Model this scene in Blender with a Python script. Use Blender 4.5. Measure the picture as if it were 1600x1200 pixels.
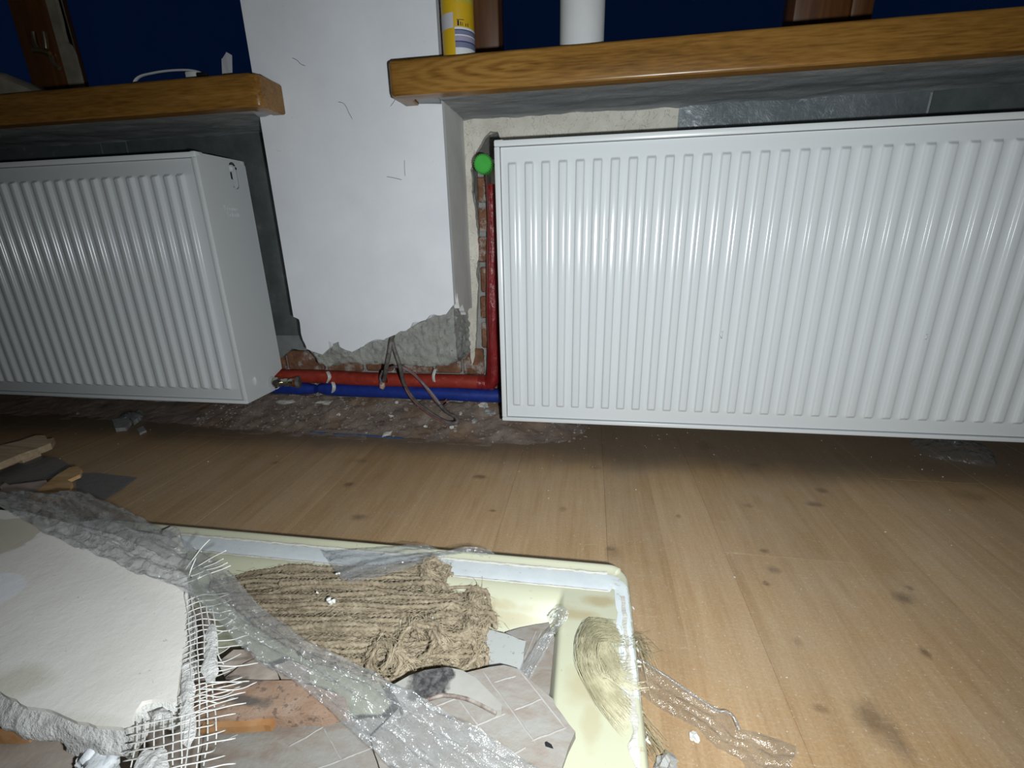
import bpy, bmesh, math, random
from mathutils import Vector, Matrix, noise
import numpy as np

# ------------------------------------------------------------------ clear
for o in list(bpy.data.objects):
    bpy.data.objects.remove(o)
scene = bpy.context.scene
COL = scene.collection
R = random.Random(7)

# ------------------------------------------------------------------ camera
FPX = 724.1
CAM = Vector((0.196, -1.01, 0.514))
_yaw, _pitch, _roll = (math.radians(a) for a in (-9.62, -18.0, -1.31))
CW = Vector((math.sin(_yaw) * math.cos(_pitch), math.cos(_yaw) * math.cos(_pitch), math.sin(_pitch)))
_r0 = Vector((math.cos(_yaw), -math.sin(_yaw), 0))
_u0 = _r0.cross(CW)
CR = math.cos(_roll) * _r0 + math.sin(_roll) * _u0
CU = -math.sin(_roll) * _r0 + math.cos(_roll) * _u0
cam = bpy.data.cameras.new('camera')
cam.sensor_fit = 'HORIZONTAL'
cam.sensor_width = 36.0
cam.lens = FPX / 1600 * 36.0
cam.clip_start = 0.01
camo = bpy.data.objects.new('camera', cam)
COL.objects.link(camo)
camo.matrix_world = Matrix(((CR.x, CU.x, -CW.x, CAM.x), (CR.y, CU.y, -CW.y, CAM.y), (CR.z, CU.z, -CW.z, CAM.z), (0, 0, 0, 1)))
scene.camera = camo

# ------------------------------------------------------------------ world: deep blue dusk outside the windows
world = bpy.data.worlds.new('dusk')
scene.world = world
world.use_nodes = True
bg = world.node_tree.nodes['Background']
bg.inputs[0].default_value = (0.0012, 0.0085, 0.036, 1)
bg.inputs[1].default_value = 0.45

# ------------------------------------------------------------------ the phone's torch, a hand's breadth right of and below the lens
tl = bpy.data.lights.new('torch', 'SPOT')
tl.energy = 35.5
tl.color = (0.905, 0.975, 1.0)
tl.spot_size = math.radians(166)
tl.spot_blend = 1.0
tl.shadow_soft_size = 0.009
to = bpy.data.objects.new('torch', tl)
COL.objects.link(to)
to.location = CAM + Vector((0.055, 0.0, -0.032))
to.rotation_euler = (CW + Vector((0.10, 0, 0.05))).to_track_quat('-Z', 'Y').to_euler()

scene.view_settings.view_transform = 'Standard'
scene.view_settings.look = 'None'
scene.view_settings.gamma = 1.0
scene.view_settings.use_curve_mapping = False
scene.view_settings.exposure = 0.0

# ------------------------------------------------------------------ places: a photo point on a horizontal or an upright plane of the room
def ray(px, py):
    return CW * FPX + CR * (px - 800) - CU * (py - 600)
def atz(px, py, z):
    d = ray(px, py); return CAM + d * ((z - CAM.z) / d.z)
def aty(px, py, y):
    d = ray(px, py); return CAM + d * ((y - CAM.y) / d.y)
def atx(px, py, x):
    d = ray(px, py); return CAM + d * ((x - CAM.x) / d.x)

# ------------------------------------------------------------------ material helpers
class NT:
    def __init__(s, name):
        s.m = bpy.data.materials.new(name); s.m.use_nodes = True
        s.t = s.m.node_tree; s.t.nodes.clear()
        s.out = s.t.nodes.new('ShaderNodeOutputMaterial')
    def n(s, typ, **kw):
        nd = s.t.nodes.new('ShaderNode' + typ)
        for k, v in kw.items():
            if k.startswith('i_'):
                nd.inputs[k[2:].replace('_', ' ')].default_value = v
            else:
                setattr(nd, k, v)
        return nd
    def l(s, a, b): s.t.links.new(a, b)
    def pos(s):
        return s.n('NewGeometry').outputs['Position']
    def noise(s, scale, detail=4, rough=.55, vec=None, stretch=None, dist=0.0):
        v = vec or s.pos()
        if stretch:
            mp = s.n('VectorMath', operation='MULTIPLY'); mp.inputs[1].default_value = stretch
            s.l(v, mp.inputs[0]); v = mp.outputs[0]
        nd = s.n('TexNoise'); nd.inputs['Scale'].default_value = scale; nd.inputs['Detail'].default_value = detail
        nd.inputs['Roughness'].default_value = rough; nd.inputs['Distortion'].default_value = dist
        s.l(v, nd.inputs['Vector']); return nd.outputs['Fac']
    def ramp(s, fac, stops):
        nd = s.n('ValToRGB'); e = nd.color_ramp.elements
        while len(e) < len(stops): e.new(.5)
        for el, (p, c) in zip(e, stops):
            el.position = p
            el.color = (c, c, c, 1) if isinstance(c, (int, float)) else (*c, 1)
        s.l(fac, nd.inputs[0]); return nd.outputs[0]
    def mix(s, fac, a, b, typ='MIX'):
        nd = s.n('MixRGB', blend_type=typ)
        for i, v in enumerate((fac, a, b)):
            if hasattr(v, 'links') or hasattr(v, 'is_linked'): s.l(v, nd.inputs[i])
            elif isinstance(v, (int, float)): nd.inputs[i].default_value = v if i == 0 else (v, v, v, 1)
            else: nd.inputs[i].default_value = (*v, 1)
        return nd.outputs[0]
    def math(s, op, a, b=None):
        nd = s.n('Math', operation=op)
        for i, v in enumerate((a, b)):
            if v is None: continue
            if isinstance(v, (int, float)): nd.inputs[i].default_value = v
            else: s.l(v, nd.inputs[i])
        return nd.outputs[0]
    def bsdf(s, col, rough=.6, metal=0., spec=.5, bump=None, bstr=.3, bdist=.002, coat=0.):
        p = s.n('BsdfPrincipled')
        for key, v in (('Base Color', col), ('Roughness', rough), ('Metallic', metal)):
            if isinstance(v, (int, float)): p.inputs[key].default_value = v
            elif isinstance(v, tuple): p.inputs[key].default_value = (*v, 1)
            else: s.l(v, p.inputs[key])
        p.inputs['Specular IOR Level'].default_value = spec
        p.inputs['Coat Weight'].default_value = coat
        if bump is not None:
            b = s.n('Bump'); b.inputs['Strength'].default_value = bstr; b.inputs['Distance'].default_value = bdist
            s.l(bump, b.inputs['Height']); s.l(b.outputs[0], p.inputs['Normal'])
        s.l(p.outputs[0], s.out.inputs[0]); return s.m
    def spots(s, lst, warp=.35, wscale=30, axes='XY', soft=(1.0, .45)):
        """mask of soft ellipses (a, b, ra, rb[, weight]) in world coordinates"""
        v = s.pos()
        nz = s.n('TexNoise'); nz.inputs['Scale'].default_value = wscale; nz.inputs['Detail'].default_value = 4
        s.l(v, nz.inputs['Vector'])
        off = s.n('VectorMath', operation='SUBTRACT'); s.l(nz.outputs['Color'], off.inputs[0]); off.inputs[1].default_value = (.5, .5, .5)
        acc = None
        for e in lst:
            a, b, ra, rb = e[:4]; wt = e[4] if len(e) > 4 else 1.0
            sub = s.n('VectorMath', operation='SUBTRACT'); s.l(v, sub.inputs[0])
            mul = s.n('VectorMath', operation='MULTIPLY'); s.l(sub.outputs[0], mul.inputs[0])
            if axes == 'XY':
                sub.inputs[1].default_value = (a, b, 0); mul.inputs[1].default_value = (1 / ra, 1 / rb, 0)
            else:
                sub.inputs[1].default_value = (a, 0, b); mul.inputs[1].default_value = (1 / ra, 0, 1 / rb)
            sc = s.n('VectorMath', operation='SCALE'); s.l(off.outputs[0], sc.inputs[0]); sc.inputs[3].default_value = warp * 4
            ad = s.n('VectorMath', operation='ADD'); s.l(mul.outputs[0], ad.inputs[0]); s.l(sc.outputs[0], ad.inputs[1])
            ln = s.n('VectorMath', operation='LENGTH'); s.l(ad.outputs[0], ln.inputs[0])
            mr = s.n('MapRange'); s.l(ln.outputs['Value'], mr.inputs[0])
            mr.inputs[1].default_value = soft[0]; mr.inputs[2].default_value = soft[1]; mr.inputs[3].default_value = 0; mr.inputs[4].default_value = wt
            acc = mr.outputs[0] if acc is None else s.math('MAXIMUM', acc, mr.outputs[0])
        return acc

def plain(name, c1, c2=None, scale=20, rough=.6, metal=0., spec=.5, bscale=None, bstr=.2, bdist=.002, detail=5, stretch=None, lo=.35, hi=.65):
    t = NT(name)
    col = tuple(c1)
    if c2:
        col = t.ramp(t.noise(scale, detail, stretch=stretch), [(lo, c1), (hi, c2)])
    bump = t.noise(bscale, 6, .65, stretch=stretch) if bscale else None
    return t.bsdf(col, rough, metal, spec, bump, bstr, bdist)

M = {}
# radiator enamel
t = NT('white enamel'); M['enamel'] = t.bsdf((.69, .715, .73), .16, 0, .33, t.noise(160, 2), .012, .001)
M['enamel_edge'] = plain('white trim enamel', (.73, .75, .76), rough=.3)
M['dark'] = plain('dark gap', (.006, .006, .007), rough=.9)
M['black'] = plain('black plastic', (.01, .01, .012), rough=.4)
# wall paints
t = NT('white wall paint')
c = t.ramp(t.noise(7, 6, .6), [(.3, (.69, .70, .735)), (.7, (.77, .78, .815))])
marks = t.ramp(t.noise(34, 3, .8, dist=1.5), [(.69, 0.0), (.74, .35)])
c = t.mix(marks, c, (.36, .36, .37))
M['paint'] = t.bsdf(c, .75, 0, .25, t.noise(90, 6, .6), .12, .002)
M['room_paint'] = plain('room paint', (.5, .5, .5), (.55, .55, .55), 6, .8)
M['return_paint'] = plain('dusty return paint', (.60, .595, .58), (.70, .69, .67), 9, .8, bscale=90, bstr=.15)
t = NT('cream plaster')
c = t.ramp(t.noise(18, 6, .65), [(.3, (.54, .50, .43)), (.7, (.70, .66, .58))])
cr = t.ramp(t.noise(26, 2, .5, dist=2.5), [(.485, 0.0), (.5, .6), (.515, 0.0)])
c = t.mix(cr, c, (.16, .145, .12))
M['cream'] = t.bsdf(c, .9, 0, .2, t.noise(140, 6, .7), .4, .003)
t = NT('grey mortar')
c = t.ramp(t.noise(24, 8, .7), [(.3, (.34, .34, .315)), (.5, (.48, .48, .445)), (.72, (.60, .60, .56))])
pits = t.ramp(t.noise(55, 4, .6), [(.30, .7), (.37, 0.0)])
c = t.mix(pits, c, (.17, .165, .15))
M['mortar'] = t.bsdf(c, .95, 0, .15, t.noise(95, 8, .78), 1., .010)
t = NT('dark cement')
c = t.ramp(t.noise(9, 8, .7, stretch=(1, 5, 1), dist=.6), [(.3, (.21, .225, .23)), (.55, (.33, .345, .35)), (.75, (.46, .47, .47))])
M['cement'] = t.bsdf(c, .9, 0, .2, t.noise(60, 8, .7), .5, .004)
t = NT('dark cement left reveal')
c = t.ramp(t.noise(14, 8, .7), [(.35, (.15, .165, .165)), (.6, (.22, .235, .23)), (.8, (.40, .41, .40))])
M['cement2'] = t.bsdf(c, .7, 0, .3, t.noise(60, 8, .7), .3, .003)
t = NT('brick')
c = t.ramp(t.noise(40, 6, .7), [(.3, (.11, .055, .038)), (.55, (.22, .105, .062)), (.75, (.32, .19, .12))])
c = t.mix(t.ramp(t.noise(28, 6, .7), [(.52, 0.0), (.62, .75)]), c, (.40, .37, .34))
M['brick'] = t.bsdf(c, .95, 0, .15, t.noise(160, 6, .7), .7, .004)
# foil behind the radiators
t = NT('aluminium foil lining')
c = t.ramp(t.noise(12, 5, .6), [(.3, (.16, .18, .19)), (.7, (.27, .295, .31))])
cr = t.ramp(t.noise(22, 3, .6, dist=2.0), [(.488, 0.0), (.5, .8), (.512, 0.0)])
c = t.mix(t.math('MULTIPLY', cr, t.ramp(t.noise(5, 2), [(.5, 0.0), (.6, 1.0)])), c, (.6, .63, .66))
M['foil'] = t.bsdf(c, .42, .55, .5, t.noise(45, 5, .7, dist=1.2), .35, .004)
t = NT('dull foil lining')
c = t.ramp(t.noise(14, 6, .65), [(.3, (.085, .10, .105)), (.62, (.14, .155, .155)), (.8, (.30, .31, .31))])
M['foil_dull'] = t.bsdf(c, .5, .35, .4, t.noise(40, 6, .7), .3, .003)
# woods
def wood(name, c1, c2, c3, axis, rough=.35, scale=1., coat=0.):
    t = NT(name)
    st = {'X': (2.2, 34, 34), 'Y': (34, 2.2, 34), 'Z': (34, 34, 2.2)}[axis]
    a = t.noise(1.3 * scale, 6, .6, stretch=st, dist=.8)
    b = t.noise(5 * scale, 3, .5, stretch=st)
    f = t.math('ADD', t.math('MULTIPLY', a, .7), t.math('MULTIPLY', b, .3))
    c = t.ramp(f, [(.32, c1), (.5, c2), (.68, c3)])
    return t.bsdf(c, rough, 0, .5, b, .08, .001, coat)
t = NT('golden oak varnish')
wv = t.n('TexWave', wave_type='RINGS', rings_direction='Y'); wv.inputs['Scale'].default_value = 1.0; wv.inputs['Distortion'].default_value = 5.0; wv.inputs['Detail'].default_value = 3; wv.inputs['Detail Scale'].default_value = 1.4
mp = t.n('Mapping'); mp.inputs['Location'].default_value = (-.35, 0, -32.); mp.inputs['Scale'].default_value = (6.5, 6, 40.); t.l(t.pos(), mp.inputs['Vector']); t.l(mp.outputs[0], wv.inputs['Vector'])
a = t.noise(1.3, 6, .6, stretch=(2.2, 34, 34), dist=.8); b = t.noise(5, 3, .55, stretch=(5, 60, 60))
f = t.math('ADD', t.math('MULTIPLY', a, .42), t.math('ADD', t.math('MULTIPLY', b, .46), t.math('MULTIPLY', wv.outputs['Fac'], t.math('MULTIPLY_ADD' if False else 'MULTIPLY', t.spots([(-.02, .795, .16, .05)], .2, 12, 'XZ', (1.0, .3)), .22))))
c = t.ramp(f, [(.30, (.115, .05, .009)), (.45, (.22, .104, .021)), (.62, (.31, .16, .038))])
M['oak'] = t.bsdf(c, .3, 0, .5, b, .08, .001)
M['oak_dark'] = wood('brown window wood', (.06, .02, .005), (.10, .036, .009), (.14, .054, .014), 'Z', .4)
M['lath'] = wood('raw pine lath', (.40, .27, .15), (.58, .43, .28), (.66, .52, .36), 'X', .7)
M['lath_orange'] = wood('split orange wood', (.42, .22, .09), (.60, .36, .16), (.68, .46, .24), 'X', .7)
M['pinkboard'] = plain('pinkish board face', (.36, .27, .23), (.48, .38, .33), 30, .8, bscale=90)
# pipes
t = NT('red pipe sleeve'); c = t.ramp(t.noise(60, 5, .7), [(.3, (.22, .020, .012)), (.62, (.31, .034, .018)), (.80, (.42, .15, .11))])
M['red'] = t.bsdf(c, .5, 0, .4, t.noise(200, 3), .15, .001)
t = NT('dark red pipe sleeve'); c = t.ramp(t.noise(90, 5, .7, stretch=(1, 1, .4)), [(.3, (.15, .006, .008)), (.7, (.26, .014, .016))])
M['darkred'] = t.bsdf(c, .28, 0, .6, t.noise(120, 4, .7, stretch=(1, 1, .35)), .6, .004)
t = NT('blue pipe sleeve'); c = t.ramp(t.noise(60, 5, .7), [(.3, (.006, .022, .17)), (.66, (.012, .035, .25)), (.85, (.14, .17, .34))])
M['blue'] = t.bsdf(c, .5, 0, .4, t.noise(200, 3), .15, .001)
M['bluestrip'] = plain('blue strip', (.02, .07, .20), (.03, .10, .26), 60, .5)
M['nickel'] = plain('nickel', (.62, .58, .50), rough=.22, metal=1.)
M['copper'] = plain('copper', (.7, .3, .15), (.5, .2, .1), 50, .3, metal=1.)
M['green'] = plain('green plastic cap', (.045, .36, .045), (.055, .42, .055), 30, .35)
M['tie'] = plain('white nylon tie', (.55, .55, .52), rough=.4)
M['cable'] = plain('grey cable sheath', (.07, .065, .06), (.17, .155, .145), 90, .6, bscale=160)
M['cable_brown'] = plain('brown core', (.14, .06, .05), (.2, .1, .09), 90, .6)
M['cable_purple'] = plain('purple grey core', (.13, .11, .14), (.22, .19, .22), 90, .6)
M['ocre'] = plain('dusty insulation end', (.36, .22, .16), (.5, .38, .30), 120, .8)
# rubble
t = NT('rubble dust')
c = t.ramp(t.noise(16, 8, .7), [(.28, (.18, .13, .105)), (.5, (.31, .24, .20)), (.72, (.42, .35, .30))])
c = t.mix(t.ramp(t.noise(7, 3), [(.5, 0.0), (.66, .6)]), c, (.30, .175, .09))
M['rubble'] = t.bsdf(c, 1., 0, .1, t.noise(130, 8, .8), 1., .006)
M['crumb'] = plain('grey brown crumbs', (.20, .15, .125), (.34, .29, .25), 35, 1., bscale=200, bstr=.5)
M['chip'] = plain('pale plaster chip', (.48, .45, .40), (.64, .61, .56), 60, .95, bscale=160, bstr=.5)
M['chipgrey'] = plain('grey stone chip', (.30, .30, .29), (.40, .40, .39), 60, .95, bscale=160, bstr=.5)
M['white'] = plain('white crumb', (.62, .60, .56), rough=.9)

# laminate floor
t = NT('oak laminate')
oi = t.n('ObjectInfo').outputs['Random']
pos = t.pos()
sx = t.n('SeparateXYZ'); t.l(pos, sx.inputs[0])
# the two printed strips of a board, each offset along the board
half = t.math('FLOOR', t.math('DIVIDE', t.math('SUBTRACT', sx.outputs[0], .432), .0965))
wn = t.n('TexWhiteNoise', noise_dimensions='2D')
cb = t.n('CombineXYZ'); t.l(half, cb.inputs[0]); t.l(oi, cb.inputs[1]); t.l(cb.outputs[0], wn.inputs['Vector'])
strip = wn.outputs['Value']
offv = t.n('CombineXYZ'); t.l(t.math('MULTIPLY', strip, 3.1), offv.inputs[0]); t.l(t.math('MULTIPLY', strip, 17.), offv.inputs[1])
pv = t.n('VectorMath', operation='ADD'); t.l(pos, pv.inputs[0]); t.l(offv.outputs[0], pv.inputs[1])
g1 = t.noise(1.0, 5, .6, vec=pv.outputs[0], stretch=(26, 2.2, 1), dist=1.6)
g2 = t.noise(1.0, 4, .6, vec=pv.outputs[0], stretch=(190, 7, 1))
gf = t.math('ADD', t.math('MULTIPLY', g1, .6), t.math('MULTIPLY', g2, .4))
c = t.ramp(gf, [(.32, (.335, .205, .098)), (.5, (.405, .262, .135)), (.68, (.46, .312, .172))])
tone = t.ramp(strip, [(0., (.90, .885, .86)), (1., (1.04, 1.04, 1.06))])
c = t.mix(1.0, c, tone, 'MULTIPLY')
KN = [(560, 808, .022, .014), (750, 745, .022, .013), (545, 757, .016, .014), (955, 858, .012, .011), (958, 862, .016, .03, .55), (770, 798, .010, .006), (880, 795, .010, .012, .6), (1105, 698, .026, .035, .7),
      (1284, 766, .017, .016), (1273, 788, .025, .013), (1178, 726, .02, .012, .7), (1195, 861, .010, .008), (1210, 890, .013, .012, .8), (1197, 911, .007, .008), (1170, 790, .014, .012, .6),
      (1413, 935, .020, .016), (1420, 918, .008, .008), (1445, 1020, .008, .014), (1247, 1003, .008, .012, .6), (1283, 1107, .012, .008, .7), (1365, 1125, .026, .032, .95), (1395, 1150, .016, .038, .8), (755, 702, .03, .02, .5),
      (1060, 806, .006, .01, .8), (430, 723, .016, .012, .7), (565, 720, .03, .014, .5), (1520, 775, .05, .03, .5), (930, 730, .02, .015, .5)]
knots = t.spots([(atz(k[0], k[1], 0).x, atz(k[0], k[1], 0).y, k[2], k[3]) + tuple(k[4:]) for k in KN], .22, 60, soft=(.95, .3))
c = t.mix(t.math('MULTIPLY', knots, .62), c, (.085, .047, .025))
# scratches, dust film and a darker brown tone towards the wall
scr = t.ramp(t.noise(1.0, 2, .5, stretch=(9, 60, 1), dist=3.5), [(.490, 0.0), (.5, .30), (.510, 0.0)])
c = t.mix(scr, c, (.62, .53, .42))
dust = t.ramp(t.noise(5, 7, .7), [(.45, 0.0), (.75, .38)])
c = t.mix(dust, c, (.44, .36, .27))
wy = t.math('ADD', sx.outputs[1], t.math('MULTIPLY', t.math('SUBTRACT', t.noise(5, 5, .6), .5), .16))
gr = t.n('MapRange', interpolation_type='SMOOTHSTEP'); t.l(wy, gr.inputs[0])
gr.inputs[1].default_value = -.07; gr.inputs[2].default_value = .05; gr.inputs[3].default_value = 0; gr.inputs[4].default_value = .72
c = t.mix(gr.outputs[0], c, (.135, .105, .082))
fg = t.ramp(t.noise(330, 3, .7), [(.3, .86), (.7, 1.1)])
c = t.mix(1.0, c, fg, 'MULTIPLY')
spk = t.ramp(t.noise(260, 1, .5), [(.70, 0.0), (.75, .5)])
c = t.mix(spk, c, (.6, .55, .47))
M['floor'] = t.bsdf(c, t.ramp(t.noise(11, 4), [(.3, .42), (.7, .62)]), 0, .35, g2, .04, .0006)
M['subfloor'] = plain('screed', (.2, .17, .14), (.28, .25, .21), 20, .95, bscale=80)

# things in the pile
t = NT('cream tray acrylic')
c = t.ramp(t.noise(6, 3), [(.3, (.445, .44, .315)), (.7, (.49, .485, .36))])
p1, p2, p3, p4 = (atz(890, 950, .06), atz(960, 950, .06), atz(915, 1070, .06), atz(925, 1130, .06))
st = t.spots([(p1.x, p1.y - .01, .05, .012, .55), (p2.x - .02, p2.y + .01, .03, .012, .6), (p3.x, p3.y, .03, .03, .35), (p4.x, p4.y, .012, .03, .3), (-.05, -.525, .25, .007, .5), (.1, -.535, .12, .008, .35)], .3, 40)
c = t.mix(st, c, (.33, .235, .10))
sp = t.ramp(t.noise(150, 4, .6), [(.66, 0.0), (.72, .6)])
c = t.mix(sp, c, (.36, .27, .17))
M['tray'] = t.bsdf(c, .32, 0, .5, t.noise(40, 4), .03, .001)
t = NT('bluish white sealant band')
c = t.ramp(t.noise(30, 6, .7), [(.3, (.57, .61, .63)), (.7, (.66, .69, .70))])
c = t.mix(t.ramp(t.noise(90, 4, .7), [(.62, 0.0), (.70, .5)]), c, (.35, .28, .2))
M['band'] = t.bsdf(c, .5, 0, .4, t.noise(60, 4), .1, .001)
M['sealant'] = plain('chalky white residue', (.47, .44, .39), (.56, .54, .49), 60, .8, bscale=120, bstr=.6, bdist=.004)
t = NT('plaster slab face')
c = t.ramp(t.noise(10, 6, .6), [(.3, (.78, .735, .685)), (.7, (.86, .82, .77))])
a1, a2, a3, a4 = atz(15, 845, .15), atz(-30, 840, .15), atz(25, 1065, .15), atz(-5, 930, .15)
be = t.spots([(a1.x - .04, a1.y, .075, .05), (a2.x - .05, a2.y - .03, .09, .07)], .2, 22, soft=(1.0, .92))
c = t.mix(be, c, (.60, .54, .45))
ol = t.spots([(a3.x, a3.y, .035, .022, .7), (a3.x + .10, a3.y - .02, .05, .008, .4)], .25, 30)
c = t.mix(ol, c, (.60, .57, .47))
wh = t.spots([(a4.x - .02, a4.y, .04, .035)], .12, 16, soft=(1.0, .95))
c = t.mix(wh, c, (.86, .85, .86))
sp = t.ramp(t.noise(120, 3, .6), [(.68, 0.0), (.73, .5)])
c = t.mix(sp, c, (.33, .30, .27))
M['slab'] = t.bsdf(c, .9, 0, .2, t.noise(70, 8, .7), .3, .003)
M['slab_break'] = plain('broken plaster', (.60, .585, .56), (.74, .725, .70), 50, .95, bscale=110, bstr=.9, bdist=.006)
M['mesh'] = plain('white glass fibre strand', (.58, .56, .53), (.70, .68, .65), 80, .7)
t = NT('tile back')
c = t.ramp(t.noise(1.0, 5, .6, stretch=(26, 60, 10), dist=.8), [(.3, (.22, .165, .13)), (.5, (.255, .228, .198)), (.68, (.28, .268, .245))])
c = t.mix(t.ramp(t.noise(14, 5, .6), [(.4, 0.0), (.7, .5)]), c, (.27, .25, .235))
M['tileback'] = t.bsdf(c, .9, 0, .2, t.noise(140, 6, .6), .3, .003)
M['tileline'] = plain('pale tile ridge', (.28, .255, .235), (.33, .31, .29), 60, .9)
t = NT('white glazed tile')
c = t.mix(t.ramp(t.noise(150, 4, .7), [(.60, 0.0), (.68, .7)]), (.40, .405, .39), (.16, .14, .12))
M['tilewhite'] = t.bsdf(c, .35, 0, .4)
t = NT('terracotta piece')
c = t.ramp(t.noise(35, 6, .7), [(.3, (.27, .165, .11)), (.55, (.345, .235, .17)), (.75, (.37, .30, .245))])
q1, q2 = atz(380, 1075, .07), atz(385, 1105, .07)
c = t.mix(t.spots([(q1.x, q1.y, .03, .008, .8), (q2.x, q2.y, .04, .007, .85)], .4, 50), c, (.09, .085, .08))
c = t.mix(t.ramp(t.noise(140, 4, .65), [(.55, 0.0), (.63, .75)]), c, (.13, .085, .065))
M['terracotta'] = t.bsdf(c, .95, 0, .15, t.noise(150, 6, .7), .5, .003)
M['terra_edge'] = plain('orange fired edge', (.33, .15, .05), (.40, .22, .10), 40, .8, bscale=90)
t = NT('shard glaze')
c = t.ramp(t.noise(20, 5), [(.3, (.27, .255, .23)), (.7, (.34, .325, .295))])
s1, s2 = atz(668, 1066, .1), atz(690, 1052, .1)
c = t.mix(t.spots([(s1.x, s1.y, .022, .02), (s2.x, s2.y, .012, .012)], .3, 60, soft=(1.0, .8)), c, t.ramp(t.noise(200, 5, .7), [(.4, (.035, .033, .035)), (.7, (.15, .14, .135))]))
M['shard'] = t.bsdf(c, .6, 0, .35, t.noise(120, 5), .15, .002)
M['shard_edge'] = plain('brown broken edge', (.07, .04, .032), (.26, .22, .19), 90, .6)
t = NT('jute yarn')
c = t.ramp(t.noise(70, 6, .7), [(.28, (.13, .10, .066)), (.5, (.27, .215, .148)), (.74, (.42, .355, .265))])
M['jute'] = t.bsdf(c, .95, 0, .1, t.noise(350, 4, .7), .6, .002)
M['jute_fibre'] = plain('jute fibre', (.24, .188, .12), (.46, .38, .265), 60, .9)
M['flax'] = plain('blond flax fibre', (.30, .265, .16), (.46, .42, .28), 50, .6)
M['board'] = plain('dusty grey brown board', (.27, .215, .175), (.42, .36, .31), 28, .95, bscale=60, bstr=.5)
M['foam'] = plain('white foam', (.66, .68, .71), (.74, .76, .78), 30, .5, bscale=60, bstr=.5, bdist=.005)

def film(name, body=.1, tint=(.80, .83, .86), bs=55, bstr=.7, gl=.5, rough=.12, face=.5):
    t = NT(name)
    b = t.n('Bump'); b.inputs['Strength'].default_value = bstr; b.inputs['Distance'].default_value = .006
    h = t.math('ADD', t.noise(bs, 4, .6, dist=1.2), t.math('MULTIPLY', t.noise(bs * 3, 3, .6, dist=.8), .35))
    t.l(h, b.inputs['Height'])
    lw = t.n('LayerWeight'); lw.inputs[0].default_value = .5; t.l(b.outputs[0], lw.inputs['Normal'])
    schlick = t.math('ADD', t.math('MULTIPLY', t.math('POWER', lw.outputs['Facing'], 4.0), .75), .07)
    g = t.n('BsdfGlossy'); g.inputs['Roughness'].default_value = rough; g.inputs[0].default_value = (1, 1, 1, 1); t.l(b.outputs[0], g.inputs['Normal'])
    tr = t.n('BsdfTransparent'); tr.inputs[0].default_value = (.95, .96, .97, 1)
    df = t.n('BsdfDiffuse'); df.inputs[0].default_value = (*tint, 1)
    tl_ = t.n('BsdfTranslucent'); tl_.inputs[0].default_value = (*tint, 1)
    m0 = t.n('MixShader'); m0.inputs[0].default_value = .35; t.l(df.outputs[0], m0.inputs[1]); t.l(tl_.outputs[0], m0.inputs[2])
    m1 = t.n('MixShader'); t.l(t.math('ADD', t.math('MULTIPLY', t.math('POWER', lw.outputs['Facing'], 2.6), face), body), m1.inputs[0])
    t.l(tr.outputs[0], m1.inputs[1]); t.l(m0.outputs[0], m1.inputs[2])
    m2 = t.n('MixShader'); t.l(t.math('MULTIPLY', schlick, gl), m2.inputs[0]); t.l(m1.outputs[0], m2.inputs[1]); t.l(g.outputs[0], m2.inputs[2])
    t.l(m2.outputs[0], t.out.inputs[0]); return t.m
M['film'] = film('clear plastic film', .14, (.86, .88, .90), bs=62, bstr=.75, gl=1.5, rough=.19, face=.26)
M['film_thin'] = film('thin clear tape', .10, (.50, .46, .43), gl=1.0, rough=.18)
M['film_grey'] = film('greyish clear sheet', .30, (.30, .30, .31), 30, .4, .3, .3)
t = NT('window glass')
g = t.n('BsdfGlossy'); g.inputs['Roughness'].default_value = .02
tr = t.n('BsdfTransparent'); tr.inputs[0].default_value = (.92, .95, .96, 1)
fr = t.n('LayerWeight'); fr.inputs[0].default_value = .5; fs_ = t.math('ADD', t.math('MULTIPLY', t.math('POWER', fr.outputs['Facing'], 5.0), .9), .03)
mx = t.n('MixShader'); t.l(fs_, mx.inputs[0]); t.l(tr.outputs[0], mx.inputs[1]); t.l(g.outputs[0], mx.inputs[2]); t.l(mx.outputs[0], t.out.inputs[0])
M['glass'] = t.m
M['dustwood'] = plain('dusty pale strip', (.22, .19, .14), (.30, .26, .20), 30, .9)
M['brass'] = plain('old brass', (.55, .46, .30), rough=.3, metal=1.)
M['paperwhite'] = plain('white paper roll', (.52, .52, .52), (.58, .58, .58), 12, .8, bscale=60, bstr=.1)
M['tapegrey'] = plain('grey tape scrap', (.45, .45, .47), rough=.7)
M['cablewhite'] = plain('white flat cable', (.6, .6, .6), rough=.5)
M['yellow'] = plain('yellow label', (.50, .305, .008), (.56, .35, .012), 14, .4)
M['label_olive'] = plain('olive print', (.36, .30, .03), (.50, .40, .04), 90, .45)
M['label_grey'] = plain('grey sticker', (.46, .45, .47), rough=.6)
M['label_blue'] = plain('blue grey stripe', (.16, .17, .27), rough=.45)
M['label_navy'] = plain('navy line', (.03, .04, .12), rough=.45)
M['label_white'] = plain('white print', (.62, .62, .62), rough=.45)
M['label_lilac'] = plain('lilac print', (.30, .27, .38), rough=.45)

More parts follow.
